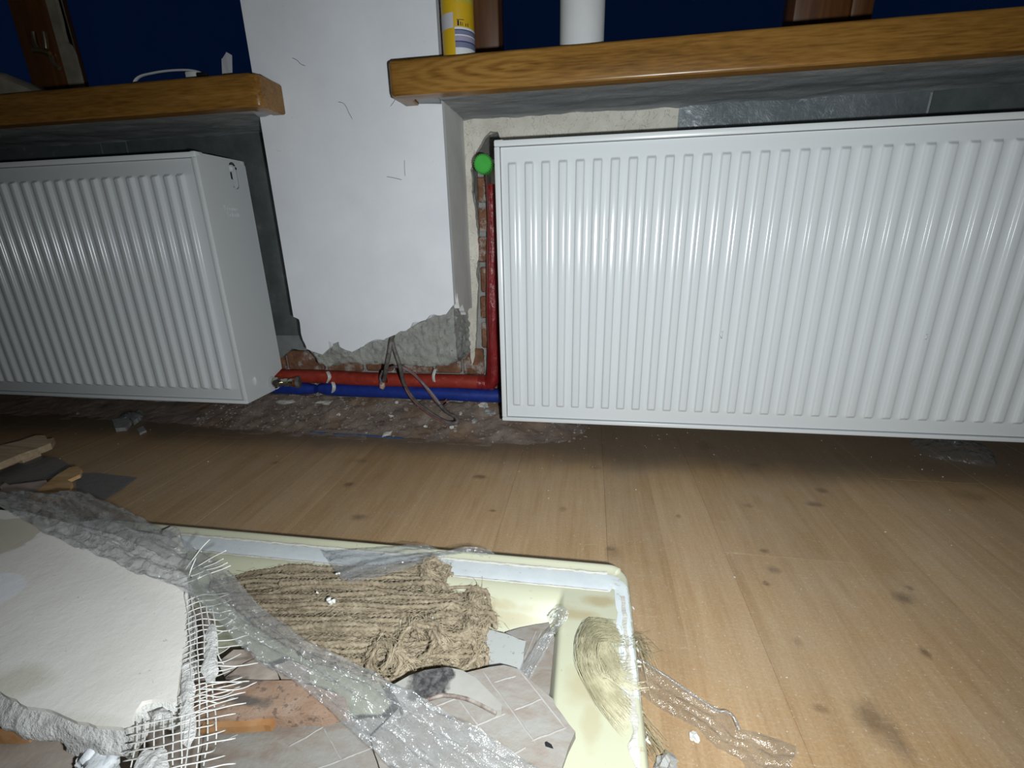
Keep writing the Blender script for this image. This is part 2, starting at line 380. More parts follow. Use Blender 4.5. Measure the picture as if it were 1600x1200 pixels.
# ------------------------------------------------------------------ object helpers
def link(name, me, mat, parent=None, smooth=False, auto=None):
    o = bpy.data.objects.new(name, me)
    COL.objects.link(o)
    if mat is not None:
        me.materials.clear(); me.materials.append(M[mat] if isinstance(mat, str) else mat)
    if smooth:
        me.polygons.foreach_set('use_smooth', [True] * len(me.polygons))
        if auto:
            me.set_sharp_from_angle(angle=math.radians(auto))
    me.update()
    if parent is not None: o.parent = parent
    return o
def pyd(name, vs, fs, mat, parent=None, smooth=False, auto=None):
    me = bpy.data.meshes.new(name)
    me.from_pydata([tuple(v) for v in vs], [], fs)
    return link(name, me, mat, parent, smooth, auto)
def bmo(name, bm, mat, parent=None, smooth=False, auto=None):
    me = bpy.data.meshes.new(name)
    bmesh.ops.recalc_face_normals(bm, faces=bm.faces)
    bm.to_mesh(me); bm.free()
    return link(name, me, mat, parent, smooth, auto)
def thing(name, label, cat, loc, group=None):
    o = bpy.data.objects.new(name, None); COL.objects.link(o)
    o.empty_display_size = .02
    o.location = loc
    bpy.context.view_layer.update() if False else None
    o['label'] = label; o['category'] = cat
    if group: o['group'] = group
    return o
def tag(o, label, cat, group=None, kind=None):
    o['label'] = label; o['category'] = cat
    if group: o['group'] = group
    if kind: o['kind'] = kind
    return o
def struct(o): o['kind'] = 'structure'; return o
PENDING = []
def adopt(child, parent):
    """parent while keeping world coordinates (all parents here are unrotated, unscaled)"""
    child.parent = parent
    p = Vector((0, 0, 0)); q = parent
    while q is not None:
        p += q.location; q = q.parent
    child.location = child.location - p
    return child

def box_bm(x0, x1, y0, y1, z0, z1, bev=0., seg=2, bm=None):
    b = bm or bmesh.new()
    r = bmesh.ops.create_cube(b, size=1.0)
    for v in r['verts']:
        v.co = Vector((x0 + (v.co.x + .5) * (x1 - x0), y0 + (v.co.y + .5) * (y1 - y0), z0 + (v.co.z + .5) * (z1 - z0)))
    if bev > 0:
        es = list({e for v in r['verts'] for e in v.link_edges})
        bmesh.ops.bevel(b, geom=es, offset=bev, segments=seg, profile=.5, affect='EDGES')
    return b
def box(name, x0, x1, y0, y1, z0, z1, mat, parent=None, bev=0., seg=2):
    o = bmo(name, box_bm(x0, x1, y0, y1, z0, z1, bev, seg), mat, None, bev > 0, 40)
    if parent is not None: adopt(o, parent)
    return o

def smooth_path(pts, n):
    """Catmull-Rom through points (Vectors or tuples of equal length) -> n samples"""
    P = [np.array(tuple(p), float) for p in pts]
    P = [2 * P[0] - P[1]] + P + [2 * P[-1] - P[-2]]
    m = len(P) - 3; out = []
    for i in range(n):
        u = i / (n - 1) * m; k = min(int(u), m - 1); s = u - k
        a, b, c, d = P[k:k + 4]
        out.append(.5 * ((2 * b) + (-a + c) * s + (2 * a - 5 * b + 4 * c - d) * s * s + (-a + 3 * b - 3 * c + d) * s ** 3))
    return out
def tube_data(path, rad, sides=8, twist=0., ridge=0., lobes=2, caps=True, flat=1.0):
    """tube along path (list of Vectors); rad number or list"""
    P = [Vector(p[:3]) for p in path]; n = len(P); vs = []; fs = []
    up = Vector((0, 0, 1))
    prev = None; s = 0.
    for i in range(n):
        tg = (P[min(i + 1, n - 1)] - P[max(i - 1, 0)]).normalized()
        if prev is None:
            a = tg.cross(up)
            if a.length < 1e-4: a = tg.cross(Vector((1, 0, 0)))
            a.normalize()
        else:
            a = (prev - tg * prev.dot(tg)).normalized()
        prev = a; b = tg.cross(a)
        if i: s += (P[i] - P[i - 1]).length
        r = rad[i] if isinstance(rad, (list, tuple)) else rad
        for k in range(sides):
            th = 2 * math.pi * k / sides
            rr = r * (1 + ridge * math.cos(lobes * th - twist * s))
            vs.append(P[i] + a * (rr * math.cos(th)) + b * (rr * math.sin(th) * flat))
    for i in range(n - 1):
        for k in range(sides):
            k2 = (k + 1) % sides
            fs.append((i * sides + k, i * sides + k2, (i + 1) * sides + k2, (i + 1) * sides + k))
    if caps:
        fs.append(tuple(range(sides))[::-1]); fs.append(tuple((n - 1) * sides + k for k in range(sides)))
    return vs, fs
class MB:
    def __init__(s): s.v = []; s.f = []
    def add(s, vs, fs):
        o = len(s.v); s.v += list(vs); s.f += [tuple(i + o for i in f) for f in fs]
    def build(s, name, mat, parent=None, smooth=False, auto=None):
        o = pyd(name, s.v, s.f, mat, None, smooth, auto)
        if parent is not None: adopt(o, parent)
        return o
def tube(name, path, rad, mat, parent=None, sides=10, auto=60, **kw):
    vs, fs = tube_data(path, rad, sides, **kw)
    o = pyd(name, vs, fs, mat, None, True, auto)
    if parent is not None: adopt(o, parent)
    return o
def lathe(name, prof, origin, axis, mat, parent=None, sides=24, ref=None, auto=35):
    """prof: (distance along axis, radius)"""
    ax = Vector(axis).normalized(); a = ax.orthogonal().normalized(); b = ax.cross(a); o = Vector(origin); vs = []; fs = []
    for d, r in prof:
        for k in range(sides):
            th = 2 * math.pi * k / sides
            vs.append(o + ax * d + a * (r * math.cos(th)) + b * (r * math.sin(th)))
    n = len(prof)
    for i in range(n - 1):
        for k in range(sides):
            k2 = (k + 1) % sides
            fs.append((i * sides + k, i * sides + k2, (i + 1) * sides + k2, (i + 1) * sides + k))
    fs.append(tuple(range(sides))[::-1]); fs.append(tuple((n - 1) * sides + k for k in range(sides)))
    ob = pyd(name, vs, fs, mat, None, True, auto)
    if parent is not None: adopt(ob, parent)
    return ob
def ragged(pts, step=.006, amp=.002, seed=1, keep=()):
    """subdivide a closed polygon of Vectors and jitter the new points"""
    out = []; n = len(pts); nrm = Vector()
    for i in range(n): nrm += (Vector(pts[i]) - Vector(pts[0])).cross(Vector(pts[(i + 1) % n]) - Vector(pts[0]))
    nrm.normalize()
    for i in range(n):
        a, b = Vector(pts[i]), Vector(pts[(i + 1) % n]); m = max(1, int((b - a).length / step))
        if i in keep: m = 1
        for k in range(m):
            p = a.lerp(b, k / m)
            if m > 1 and k:
                nv = noise.noise_vector(p * 90 + Vector((seed * 7.1, seed * 3.3, 0)))
                p = p + (nv - nrm * nv.dot(nrm)) * amp
            out.append(p)
    return out
def polyslab(name, pts, thick, mat, parent=None, direction=None, bev=0., rough=0., seed=1):
    """polygon (nearly planar) with thickness along direction (default: downwards normal)"""
    bm = bmesh.new()
    vs = [bm.verts.new(p) for p in pts]
    f = bm.faces.new(vs); f.normal_update()
    d = Vector(direction) if direction is not None else (-f.normal if f.normal.z > 0 else f.normal)
    d = d.normalized() * thick
    lo = [bm.verts.new(v.co + d + (noise.noise_vector(v.co * 70 + Vector((seed, 0, 0))) * rough)) for v in vs]
    n = len(vs)
    for i in range(n):
        bm.faces.new((vs[i], vs[(i + 1) % n], lo[(i + 1) % n], lo[i]))
    bm.faces.new(lo[::-1])
    bmesh.ops.triangulate(bm, faces=[fc for fc in bm.faces if len(fc.verts) > 4])
    o = bmo(name, bm, mat)
    if parent is not None: adopt(o, parent)
    return o
def rock_data(c, size, seed, sub=1, squash=(1, 1, .7), rough=.35):
    bm = bmesh.new(); bmesh.ops.create_icosphere(bm, subdivisions=sub, radius=1.0)
    vs = []
    rz = Matrix.Rotation(seed * 2.399, 3, 'Z')
    for v in bm.verts:
        k = 1 + rough * noise.noise(v.co * 1.3 + Vector((seed * 5.3, seed * 1.7, 0))) * 2
        p = rz @ Vector((v.co.x * squash[0], v.co.y * squash[1], v.co.z * squash[2])) * (size * k)
        vs.append(p + Vector(c))
    fs = [tuple(v.index for v in f.verts) for f in bm.faces]
    bm.free(); return vs, fs
def text_mesh(body, size, ext=.0003):
    cu = bpy.data.curves.new('lettering', 'FONT'); cu.body = body; cu.size = size; cu.extrude = ext
    ob = bpy.data.objects.new('lettering', cu); COL.objects.link(ob)
    bpy.context.view_layer.update()
    me = bpy.data.meshes.new_from_object(ob.evaluated_get(bpy.context.evaluated_depsgraph_get()))
    bpy.data.objects.remove(ob); bpy.data.curves.remove(cu)
    return me

#@@STRUCTURE
# ================================================================== STRUCTURE
WY = .2          # face of the niche walls
PX0, PX1, PY = -.525, -.112, .03   # pillar
# ---- floor with boards
fl = struct(box('floor', -2.4, 2.2, -3.2, .34, -.06, -.012, 'subfloor'))
bw, bl = .193, 1.29
pl_mesh = {}
def plank_mesh(x0, x1, y0, y1):
    return box_bm(x0, x1, y0, y1, -.012, 0, .0006, 1)
R2 = random.Random(11)
ix = -15
joint = {0: -.315, 1: .55, -1: -.80, 2: -.02, -2: .22, 3: .30, -3: -.45, -4: .05, -5: -.62, 4: -.55}
full = bpy.data.meshes.new('plank')
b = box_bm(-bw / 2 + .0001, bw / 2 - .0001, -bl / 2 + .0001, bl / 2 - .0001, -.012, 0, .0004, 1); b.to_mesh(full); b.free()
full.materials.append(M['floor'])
for ix in range(-14, 9):
    xc = .432 + (ix + .5) * bw
    if xc + bw / 2 > 2.2 or xc - bw / 2 < -2.4: continue
    j = joint.get(ix, R2.uniform(-.6, .6))
    ys = j
    while ys > -2.6: ys -= bl
    while ys + bl / 2 < .33 and ys < .33:
        y0, y1 = ys, ys + bl
        if y1 <= .33:
            o = bpy.data.objects.new('plank', full); COL.objects.link(o)
            o.location = (xc, (y0 + y1) / 2, 0); o.parent = fl
        else:
            if .33 - y0 > .01:
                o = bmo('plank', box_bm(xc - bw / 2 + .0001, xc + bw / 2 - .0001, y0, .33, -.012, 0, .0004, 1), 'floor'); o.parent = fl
            break
        ys = y1
    else:
        if ys < .33:
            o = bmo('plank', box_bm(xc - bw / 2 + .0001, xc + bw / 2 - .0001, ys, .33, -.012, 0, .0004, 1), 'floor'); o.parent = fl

# ---- rest of the room, behind and beside the camera
struct(box('wall_left', -2.46, -2.4, -3.26, .5, -.06, 2.56, 'room_paint'))
struct(box('wall_right', 2.2, 2.26, -3.26, .5, -.06, 2.56, 'room_paint'))
struct(box('wall_rear', -2.4, 2.2, -3.26, -3.2, -.06, 2.56, 'room_paint'))
struct(box('ceiling', -2.4, 2.2, -3.2, .5, 2.5, 2.56, 'room_paint'))

# ---- back wall: masonry core under the windows, bricks, plaster coats
wb = struct(box('wall_back', -2.4, 2.2, WY + .016, .5, -.06, .78, 'mortar'))
lint = box('lintel', -2.4, 2.2, .12, .5, 2.1, 2.5, 'room_paint', wb)
# bricks showing in the chase above the pipes and beside the riser
bi = 0
def brick(x0, x1, z0, z1, dy=0.):
    global bi; bi += 1
    bm = box_bm(x0, x1, WY + .004 + dy, WY + .03, z0, z1, .004, 1)
    for v in bm.verts:
        v.co += noise.noise_vector(v.co * 40 + Vector((bi * 3.1, 0, 0))) * .003
    o = bmo('brick', bm, 'brick'); o.parent = wb
for k, (x0, x1, z0, z1) in enumerate([(-.80, -.70, .138, .196), (-.69, -.575, .138, .197), (-.565, -.452, .138, .197), (-.44, -.36, .140, .196), (-.352, -.24, .138, .195), (-.23, -.155, .140, .190), (-.148, -.088, .138, .212), (-.078, -.02, .138, .205)]):
    brick(x0, x1, z0, z1, R.uniform(-.002, .002))
for k, (z0, z1) in enumerate([(.217, .285), (.297, .357), (.368, .432), (.444, .507), (.518, .578), (.589, .648)]):
    brick(-.088 + R.uniform(-.004, .004), -.022, z0, z1, R.uniform(-.003, .001))
for x0, x1 in ((-.80, -.62), (-.61, -.37), (-.36, -.2), (-.19, -.04)): brick(x0, x1, .055, .128, .004)
# cream plaster coat of the right niche: a broken edge along the chase
cp = [(718, 150), (718, 190), (722, 300), (727, 420), (732, 520), (737, 572), (741, 560), (744, 520), (745, 480), (747, 450), (744, 425), (748, 400), (747, 370), (744, 345), (741, 320), (737, 300), (738, 280), (735, 265), (742, 246), (747, 232), (757, 214), (766, 205), (778, 206), (800, 215), (1061, 215), (1060, 150)]
pts = [aty(px, py, WY) for px, py in cp]
pts[0].z = pts[-1].z = .80; pts[0].x = pts[1].x = -.13
pts[24].x = pts[25].x = .38; pts[24].z = .62; pts[23].z = .645
plc = polyslab('cream_plaster', ragged(pts, .008, .003, 3, keep=(0, 24, 25)), .016, 'cream', wb, (0, 1, 0))
# grey cement render: below and around, both niches
polyslab('grey_render', ragged([Vector((.12, WY + .006, .06)), Vector((2.2, WY + .006, .06)), Vector((2.2, WY + .006, .8)), Vector((.12, WY + .006, .8))], .5, 0), .012, 'cement', wb, (0, 1, 0))
gl = [Vector((-2.4, WY, .165)), Vector((-.80, WY, .165)), Vector((-.70, WY, .178)), Vector((-.665, WY, .205)), Vector((-.62, WY, .20)), Vector((-.59, WY, .225)), Vector((-.50, WY, .235)), Vector((-.50, WY, .8)), Vector((-2.4, WY, .8))]
polyslab('dark_render', ragged(gl, .012, .004, 5, keep=(6, 7, 8)), .016, 'cement2', wb, (0, 1, 0))

# ---- reflective foil sheets stuck on the niche walls
def sheet(name, x0, x1, z0, z1, mat, label, amp=.0012, y=WY):
    bm = bmesh.new(); nx = max(6, int((x1 - x0) / .02)); nz = max(6, int((z1 - z0) / .02)); g = []
    for i in range(nx + 1):
        col = []
        for k in range(nz + 1):
            x = x0 + (x1 - x0) * i / nx; z = z0 + (z1 - z0) * k / nz
            q = Vector((x * 13, z * 13, 3.3 + x0))
            dy = amp * (noise.noise(q) + .6 * noise.noise(q * 2.7)) - amp
            col.append(bm.verts.new((x + .0015 * noise.noise(q * 3) * (i in (0, nx)), y - .0012 + dy, z)))
        g.append(col)
    for i in range(nx):
        for k in range(nz): bm.faces.new((g[i][k], g[i + 1][k], g[i + 1][k + 1], g[i][k + 1]))
    ret = bmesh.ops.extrude_face_region(bm, geom=bm.faces[:])
    for v in [e for e in ret['geom'] if isinstance(e, bmesh.types.BMVert)]: v.co.y += .0012
    return tag(bmo(name, bm, mat, None, True, 50), label, 'foil')
sheet('foil_sheet', .38, .872, .15, .7745, 'foil', 'crinkled grey foil sheet on the wall above the right radiator, beside the cream plaster')
sheet('foil_sheet', .878, 1.62, .15, .7745, 'foil_dull', 'dark foil sheet at the far right end above the right radiator')
sheet('foil_sheet', -2.3, -1.135, .24, .7745, 'foil_dull', 'dark foil sheet above the left radiator, at the left edge')
sheet('foil_sheet', -1.13, -1.055, .24, .772, 'foil_dull', 'narrow foil strip between two pale seams above the left radiator')
sheet('foil_sheet', -1.05, -.545, .245, .7735, 'foil_dull', 'dusty grey foil sheet between the left radiator and the white pillar')

# ---- pillar
wp = struct(box('wall_pillar', PX0 + .015, PX1 - .015, PY + .022, .5, .26, 2.5, 'mortar'))
edge = [(454, 495), (467, 499), (471, 524), (479, 545), (492, 550), (504, 554), (510, 548), (515, 543), (513, 533), (521, 537), (529, 534), (531, 542), (541, 547), (550, 550), (568, 541), (578, 534), (589, 530), (600, 531), (610, 526), (618, 523), (626, 517), (634, 517), (641, 512), (645, 504), (655, 503), (665, 500), (671, 493), (678, 491), (688, 493), (697, 491), (703, 483), (706, 476)]
ep = [aty(px, py, PY) for px, py in edge]
ep[0].x = PX0; ep[-1].x = PX1
fr = ragged(ep + [Vector((PX1, PY, .9)), Vector((PX1, PY, 2.5)), Vector((PX0, PY, 2.5)), Vector((PX0, PY, .6))], .006, .0022, 9, keep=(31, 32, 33, 34, 35))
polyslab('plaster_skin', fr, .014, 'paint', wp, (0, 1, 0))
rs = [Vector((PX1, PY + .0146, .392)), Vector((PX1, .050, .365)), Vector((PX1, .06, .385)), Vector((PX1, .075, .345)), Vector((PX1, .10, .352)), Vector((PX1, .13, .32)), Vector((PX1, .165, .33)), Vector((PX1, .5, .30)), Vector((PX1, .5, 2.5)), Vector((PX1, PY + .0146, 2.5))]
polyslab('plaster_return', ragged(rs, .008, .003, 4, keep=(6, 7, 8, 9)), .013, 'return_paint', wp, (-1, 0, 0))
polyslab('plaster_return', [Vector((PX0, PY + .0146, .36)), Vector((PX0, .5, .34)), Vector((PX0, .5, 2.5)), Vector((PX0, PY + .0146, 2.5))], .013, 'cement2', wp, (1, 0, 0))
# rough mortar exposed below the plaster
low = [(454, 496), (462, 512), (473, 533), (481, 554), (492, 570), (510, 577), (515, 570), (530, 569), (542, 570), (560, 572), (576, 571), (607, 572), (640, 574), (662, 575), (689, 575), (703, 570), (715, 563), (722, 556)]
lowp = [aty(px, py, PY + .014) for px, py in low]
def zlow(x):
    xs = [p.x for p in lowp]; zs = [p.z for p in lowp]
    return float(np.interp(x, xs, zs))
bm = bmesh.new(); cols = []
nf, nr = 100, 34
for i in range(nf + nr + 1):
    if i <= nf:
        x = PX0 + .004 + (PX1 - PX0 - .012) * i / nf; base = Vector((x, PY + .014, 0)); inw = Vector((0, 1, 0)); zb = zlow(x)
    else:
        u = (i - nf) / nr; base = Vector((PX1 - .008, PY + .014 + (.165) * u, 0)); inw = Vector((-1, .3, 0)).normalized(); zb = zlow(PX1) - .04 * u + .004 * math.sin(u * 21)
    zb += .004 * noise.noise(Vector((i * .35, 2.2, 0)))
    col = []; nz = 44; zt = .45
    for k in range(nz + 1):
        z = zt + (zb - zt) * k / nz
        p = base + Vector((0, 0, z))
        nq = Vector((p.x * 22, p.y * 22, z * 22))
        h = .015 * (noise.noise(nq) * .5 + .5 * (1 - 2 * abs(noise.noise(nq * 1.9))) * .5 + .45 * noise.noise(nq * 4.1) + .3 * noise.noise(nq * 9)) + .004
        h = max(h, -.001)
        fade = min(1, (1 - k / nz) * 6)
        h = h * (.45 + .55 * fade)
        lowb = max(0., 1 - (z - zb) / .045)
        col.append(bm.verts.new(p + inw * (h + .014 * lowb ** 2)))
    for k in range(1, 9):
        u = k / 8
        p = base + inw * (.022 + .13 * u) + Vector((0, 0, zb - .010 * math.sin(u * 3.1) - .004 * u))
        if p.y > WY + .012: p.y = WY + .012
        col.append(bm.verts.new(p + noise.noise_vector(p * 60) * .004))
    cols.append(col)
for i in range(len(cols) - 1):
    for k in range(len(cols[0]) - 1):
        bm.faces.new((cols[i][k], cols[i + 1][k], cols[i + 1][k + 1], cols[i][k + 1]))
adopt(bmo('broken_mortar', bm, 'mortar', None, True, 55), wp)

for ck in ([(528, 159), (536, 161), (541, 167), (545, 176), (551, 187)], [(456, 90), (464, 94), (470, 100), (477, 103)], [(604, 276), (616, 278), (628, 281)], [(618, 150), (616, 158), (610, 166)], [(632, 250), (632, 262), (633, 275)]):
    tube('crack', smooth_path([aty(px, py, PY - .0001) for px, py in ck], 14), [.0002] + [.00045] * 12 + [.0002], 'black', wp, 5)
# ---- windows
def stile(x0, x1, z0, z1, parent, name='stile', mat='oak_dark', y0=.25, y1=.31, bev=.006):
    return box(name, x0, x1, y0, y1, z0, z1, mat, parent, bev)
w1 = struct(box('window_1', -2.4, PX0 - .005, .31, .37, .775, .835, 'oak_dark'))
stile(-2.4, PX0 - .004, .836, .905, w1, 'bottom_rail')
stile(-2.4, PX0 - .004, 2.02, 2.1, w1, 'top_rail')
stile(-1.345, -1.238, .90, 2.03, w1, 'mullion', y0=.235)
stile(-2.4, -2.3, .90, 2.03, w1, 'stile')
# pale dusty weather strip with a ragged edge on the sash
sp_ = [Vector((-1.239, .247, .90)), Vector((-1.194, .247, .90)), Vector((-1.194, .247, 1.0)), Vector((-1.200, .247, 1.022)), Vector((-1.208, .247, 1.03)), Vector((-1.206, .247, 1.10)), Vector((-1.200, .247, 2.02)), Vector((-1.239, .247, 2.02))]
polyslab('weather_strip', ragged(sp_, .02, .003, 2, keep=(6, 7)), .008, 'dustwood', w1, (0, 1, 0))
box('pane', -2.32, -1.32, .285, .289, .89, 2.03, 'glass', w1)
box('pane', -1.25, PX0 - .006, .285, .289, .89, 2.03, 'glass', w1)
ha = aty(58, 65, .225)
hm = MB()
hm.add(*tube_data([aty(52, 50, .222), aty(56, 70, .221), aty(62, 78, .220)], .006, 8))
hm.add(*tube_data([aty(68, 50, .222), aty(71, 64, .221), aty(72, 76, .220)], .006, 8))
hm.add(*tube_data([aty(54, 79, .222), aty(64, 79, .215), aty(78, 84, .222)], .007, 8))
hm.add(*tube_data([aty(79, 87, .222), aty(82, 98, .218), aty(93, 107, .222)], .006, 8))
hm.build('latch', 'brass', w1, True, 50)
w2 = struct(box('window_2', PX1 + .005, 2.2, .31, .37, .775, .835, 'oak_dark'))
stile(PX1 + .004, 2.2, .836, .905, w2, 'bottom_rail')
stile(PX1 + .004, 2.2, 2.02, 2.1, w2, 'top_rail')
stile(PX1 + .004, -.027, .90, 2.03, w2, 'stile', y0=.24)
stile(.603, .713, .90, 2.03, w2, 'mullion', y0=.24)
stile(.716, .76, .90, 2.03, w2, 'mullion', y0=.246)
stile(2.1, 2.2, .90, 2.03, w2, 'stile')
box('pane', -.04, .62, .285, .289, .89, 2.03, 'glass', w2)
box('pane', .74, 2.12, .285, .289, .89, 2.03, 'glass', w2)

# ---- oak window sills with their mortar beds
SZ0, SZ1, SF = .767, .8255, -.05
def rounded(pts, rads, n=6):
    out = []; m = len(pts)
    for i, p in enumerate(pts):
        r = rads[i]
        if r <= 0: out.append(Vector(p)); continue
        a = (Vector(pts[i - 1]) - Vector(p)).normalized(); c = (Vector(pts[(i + 1) % m]) - Vector(p)).normalized()
        for k in range(n + 1):
            u = k / n; s = Vector(p) + a * r * (1 - u) ** 2 + c * r * u ** 2
            out.append(s)
    return out
def sill(label, x0, x1, ear, side):
    """side +1: ear at its right end; -1: at its left end"""
    root = thing('window_sill', label, 'window sill', ((x0 + x1) / 2, 0, SZ0))
    if side > 0:
        lip = rounded([(x0, SF, 0), (ear, SF, 0), (ear, PY - .0008, 0), (ear - .03, PY - .0008, 0), (ear - .03, SF + .03, 0), (x0, SF + .03, 0)], [0, .018, 0, 0, .008, 0])
        bd = [(x0, SF + .0302, 0), (ear - .0302, SF + .0302, 0), (ear - .0302, PY - .001, 0), (x1 - .001, PY - .001, 0), (x1 - .001, .249, 0), (x0, .249, 0)]
    else:
        lip = rounded([(x1, SF, 0), (x1, SF + .03, 0), (ear + .03, SF + .03, 0), (ear + .03, PY - .0008, 0), (ear, PY - .0008, 0), (ear, SF, 0)], [0, 0, .008, 0, 0, .012])
        bd = [(x1, SF + .0302, 0), (x1, .249, 0), (x0 + .001, .249, 0), (x0 + .001, PY - .001, 0), (ear + .0302, PY - .001, 0), (ear + .0302, SF + .0302, 0)]
    def prism(name, pts, z0, z1, mat, bev):
        bm = bmesh.new(); lo = [bm.verts.new((p[0], p[1], z0)) for p in pts]; hi = [bm.verts.new((p[0], p[1], z1)) for p in pts]
        n = len(pts)
        for i in range(n): bm.faces.new((lo[i], lo[(i + 1) % n], hi[(i + 1) % n], hi[i]))
        a_ = bm.faces.new(lo[::-1]); b_ = bm.faces.new(hi)
        if bev:
            es = list(a_.edges) + list(b_.edges)
            bmesh.ops.bevel(bm, geom=es, offset=bev, segments=3, profile=.5, affect='EDGES')
        adopt(bmo(name, bm, mat, None, True, 30), root)
    prism('front_lip', lip, SZ0, SZ1, 'oak', .005)
    prism('board', bd, SZ0 + .028, SZ1 - .0005, 'oak', 0)
    return root
sill('dark oak window sill over the left radiator, with a rounded end against the pillar', -2.4, PX0, -.462, 1)
sill('long golden oak window sill over the right radiator', PX1, 2.2, -.19, -1)
def bed(name, x0, x1, y0, y1):
    bm = bmesh.new(); nx = int((x1 - x0) / .012); ny = int((y1 - y0) / .012); g = []
    for i in range(nx + 1):
        c_ = []
        for k in range(ny + 1):
            x = x0 + (x1 - x0) * i / nx; y = y0 + (y1 - y0) * k / ny
            q = Vector((x * 9, y * 26, 1))
            c_.append(bm.verts.new((x, y, .7745 + .003 * noise.noise(q) + .002 * noise.noise(q * 3.1) - .006 * max(0, (y - (y1 - .02)) / .02) * (noise.noise(Vector((x * 30, 0, 0))) + .6))))
        g.append(c_)
    for i in range(nx):
        for k in range(ny): bm.faces.new((g[i][k], g[i + 1][k], g[i + 1][k + 1], g[i][k + 1]))
    ret = bmesh.ops.extrude_face_region(bm, geom=bm.faces[:])
    for v in [e for e in ret['geom'] if isinstance(e, bmesh.types.BMVert)]: v.co.z = .7948
    o = bmo(name, bm, 'cement', None, True, 40); o.parent = wb
    return o
bed('mortar_bed', -2.39, PX0 - .001, SF + .0315, WY + .01)
bed('mortar_bed', PX0, -.4935, SF + .0315, PY - .0025)
bed('mortar_bed', PX1 + .001, 2.19, SF + .0315, WY + .01)
bed('mortar_bed', -.1585, PX1, SF + .0315, PY - .0025)
#@@RADIATORS
# ================================================================== RADIATORS
def rib_panel(x0, x1, y, z0, z1, centres, half, flank, hgt, a, b_, name, root, inset=.0125):
    """front sheet with pressed vertical ribs; hgt towards -y"""
    def sm(u):
        u = max(0., min(1., u)); return u * u * (3 - 2 * u)
    xs = [x0 + inset]
    for c_ in centres:
        for d in (-half - .0004, -half + flank * .2, -half + flank * .5, -half + flank * .8, -half + flank + .0004, -half * .15, half * .15, half - flank - .0004, half - flank * .8, half - flank * .5, half - flank * .2, half + .0004):
            xs.append(c_ + d)
    xs.append(x1 - inset)
    zs = [z0 + inset * .85, z0 + b_ - .006]
    for u in (-.0012, .0, .0015, .003, .0045, .006, .0075, .010, .014): zs.append(z0 + b_ + u)
    zs += [z0 + (z1 - z0) * q for q in (.2, .35, .5, .65, .8)]
    for u in (-.014, -.010, -.0075, -.006, -.0045, -.003, -.0015, .0, .0012): zs.append(z1 - a + u)
    zs += [z1 - a + .006, z1 - inset]
    vs = []; fs = []
    for x in xs:
        px_ = 0.
        for c_ in centres:
            d = abs(x - c_)
            if d < half + .001:
                px_ = sm((half - d) / flank)
        for z in zs:
            e = min(z - (z0 + b_), (z1 - a) - z)
            pz = sm(e / .0065)
            vs.append((x, y - hgt * px_ * pz, z))
    nz = len(zs)
    for i in range(len(xs) - 1):
        for k in range(nz - 1):
            fs.append((i * nz + k, (i + 1) * nz + k, (i + 1) * nz + k + 1, i * nz + k + 1))
    o = pyd(name, vs, fs, 'enamel', None, True, None)
    return adopt(o, root)
def frame_trim(x0, x1, y, z0, z1, root, w=.0112, pr=.0055):
    mbx = bmesh.new()
    for (xa, xb, za, zb) in ((x0, x1, z1 - w, z1), (x0, x1, z0, z0 + w * .8), (x0, x0 + w, z0 + w * .8 + .0002, z1 - w - .0002), (x1 - w, x1, z0 + w * .8 + .0002, z1 - w - .0002)):
        b2 = box_bm(xa, xb, y - pr, y + .012, za, zb, .0022, 2)
        me = bpy.data.meshes.new('tmp'); b2.to_mesh(me); b2.free(); mbx.from_mesh(me); bpy.data.meshes.remove(me)
    return adopt(bmo('edge_trim', mbx, 'enamel_edge', None, True, 40), root)

# ---- right radiator (front 0, depth 155 mm)
RZ0, RZ1 = .09, .69
RR = thing('radiator', 'wide white ribbed panel radiator under the right window sill, green cap at its left', 'radiator', (.8, .075, RZ0))
RX0, RX1 = 0., 1.62
pr = .0338
cent = [.0358 + i * pr for i in range(int((RX1 - .05) / pr))]
rib_panel(RX0, RX1, 0.0, RZ0, RZ1, cent, .0096, .0034, .0062, .0395, .0375, 'front_panel', RR)
frame_trim(RX0, RX1, 0.0, RZ0, RZ1, RR)
box('side_panel', RX0 + .0005, RX0 + .002, .013, .154, RZ0 + .004, RZ1 - .004, 'enamel_edge', RR)
box('side_panel', RX1 - .002, RX1 - .0005, .013, .154, RZ0 + .004, RZ1 - .004, 'enamel_edge', RR)
box('corner_clip', RX0 + .0003, RX0 + .019, -.0045, .02, RZ1 - .0095, RZ1 + .0012, 'enamel_edge', RR, .002)
box('rear_panel', RX0 + .004, RX1 - .004, .142, .152, RZ0 + .01, RZ1 - .01, 'enamel', RR)
box('middle_panel', RX0 + .01, RX1 - .01, .07, .08, RZ0 + .01, RZ1 - .012, 'enamel', RR)
gb = bmesh.new()
for i in range(54):
    x = RX0 + .02 + i * .0293
    bmesh.ops.create_cube(gb, size=1., matrix=Matrix.Translation((x, .075, RZ1 - .004)) @ Matrix.Diagonal((.004, .13, .003, 1)))
adopt(bmo('top_grille', gb, 'enamel_edge'), RR)
for x in (.25, 1.35): box('wall_bracket', x - .015, x + .015, .153, WY + .004, RZ0 + .08, RZ1 - .08, 'enamel_edge', RR)

for px, py, sz_ in ((1129, 523, .006), (1447, 526, .004), (950, 345, .0015), (948, 375, .0015), (980, 372, .0015), (925, 372, .0013), (922, 410, .0013), (955, 400, .0015)):
    p_ = aty(px, py, -.0062)
    vs, fs = rock_data(p_, sz_, px, 2, (.8, .06, 1.2), .4); adopt(pyd('scuff', vs, fs, 'enamel_edge', None, True), RR)
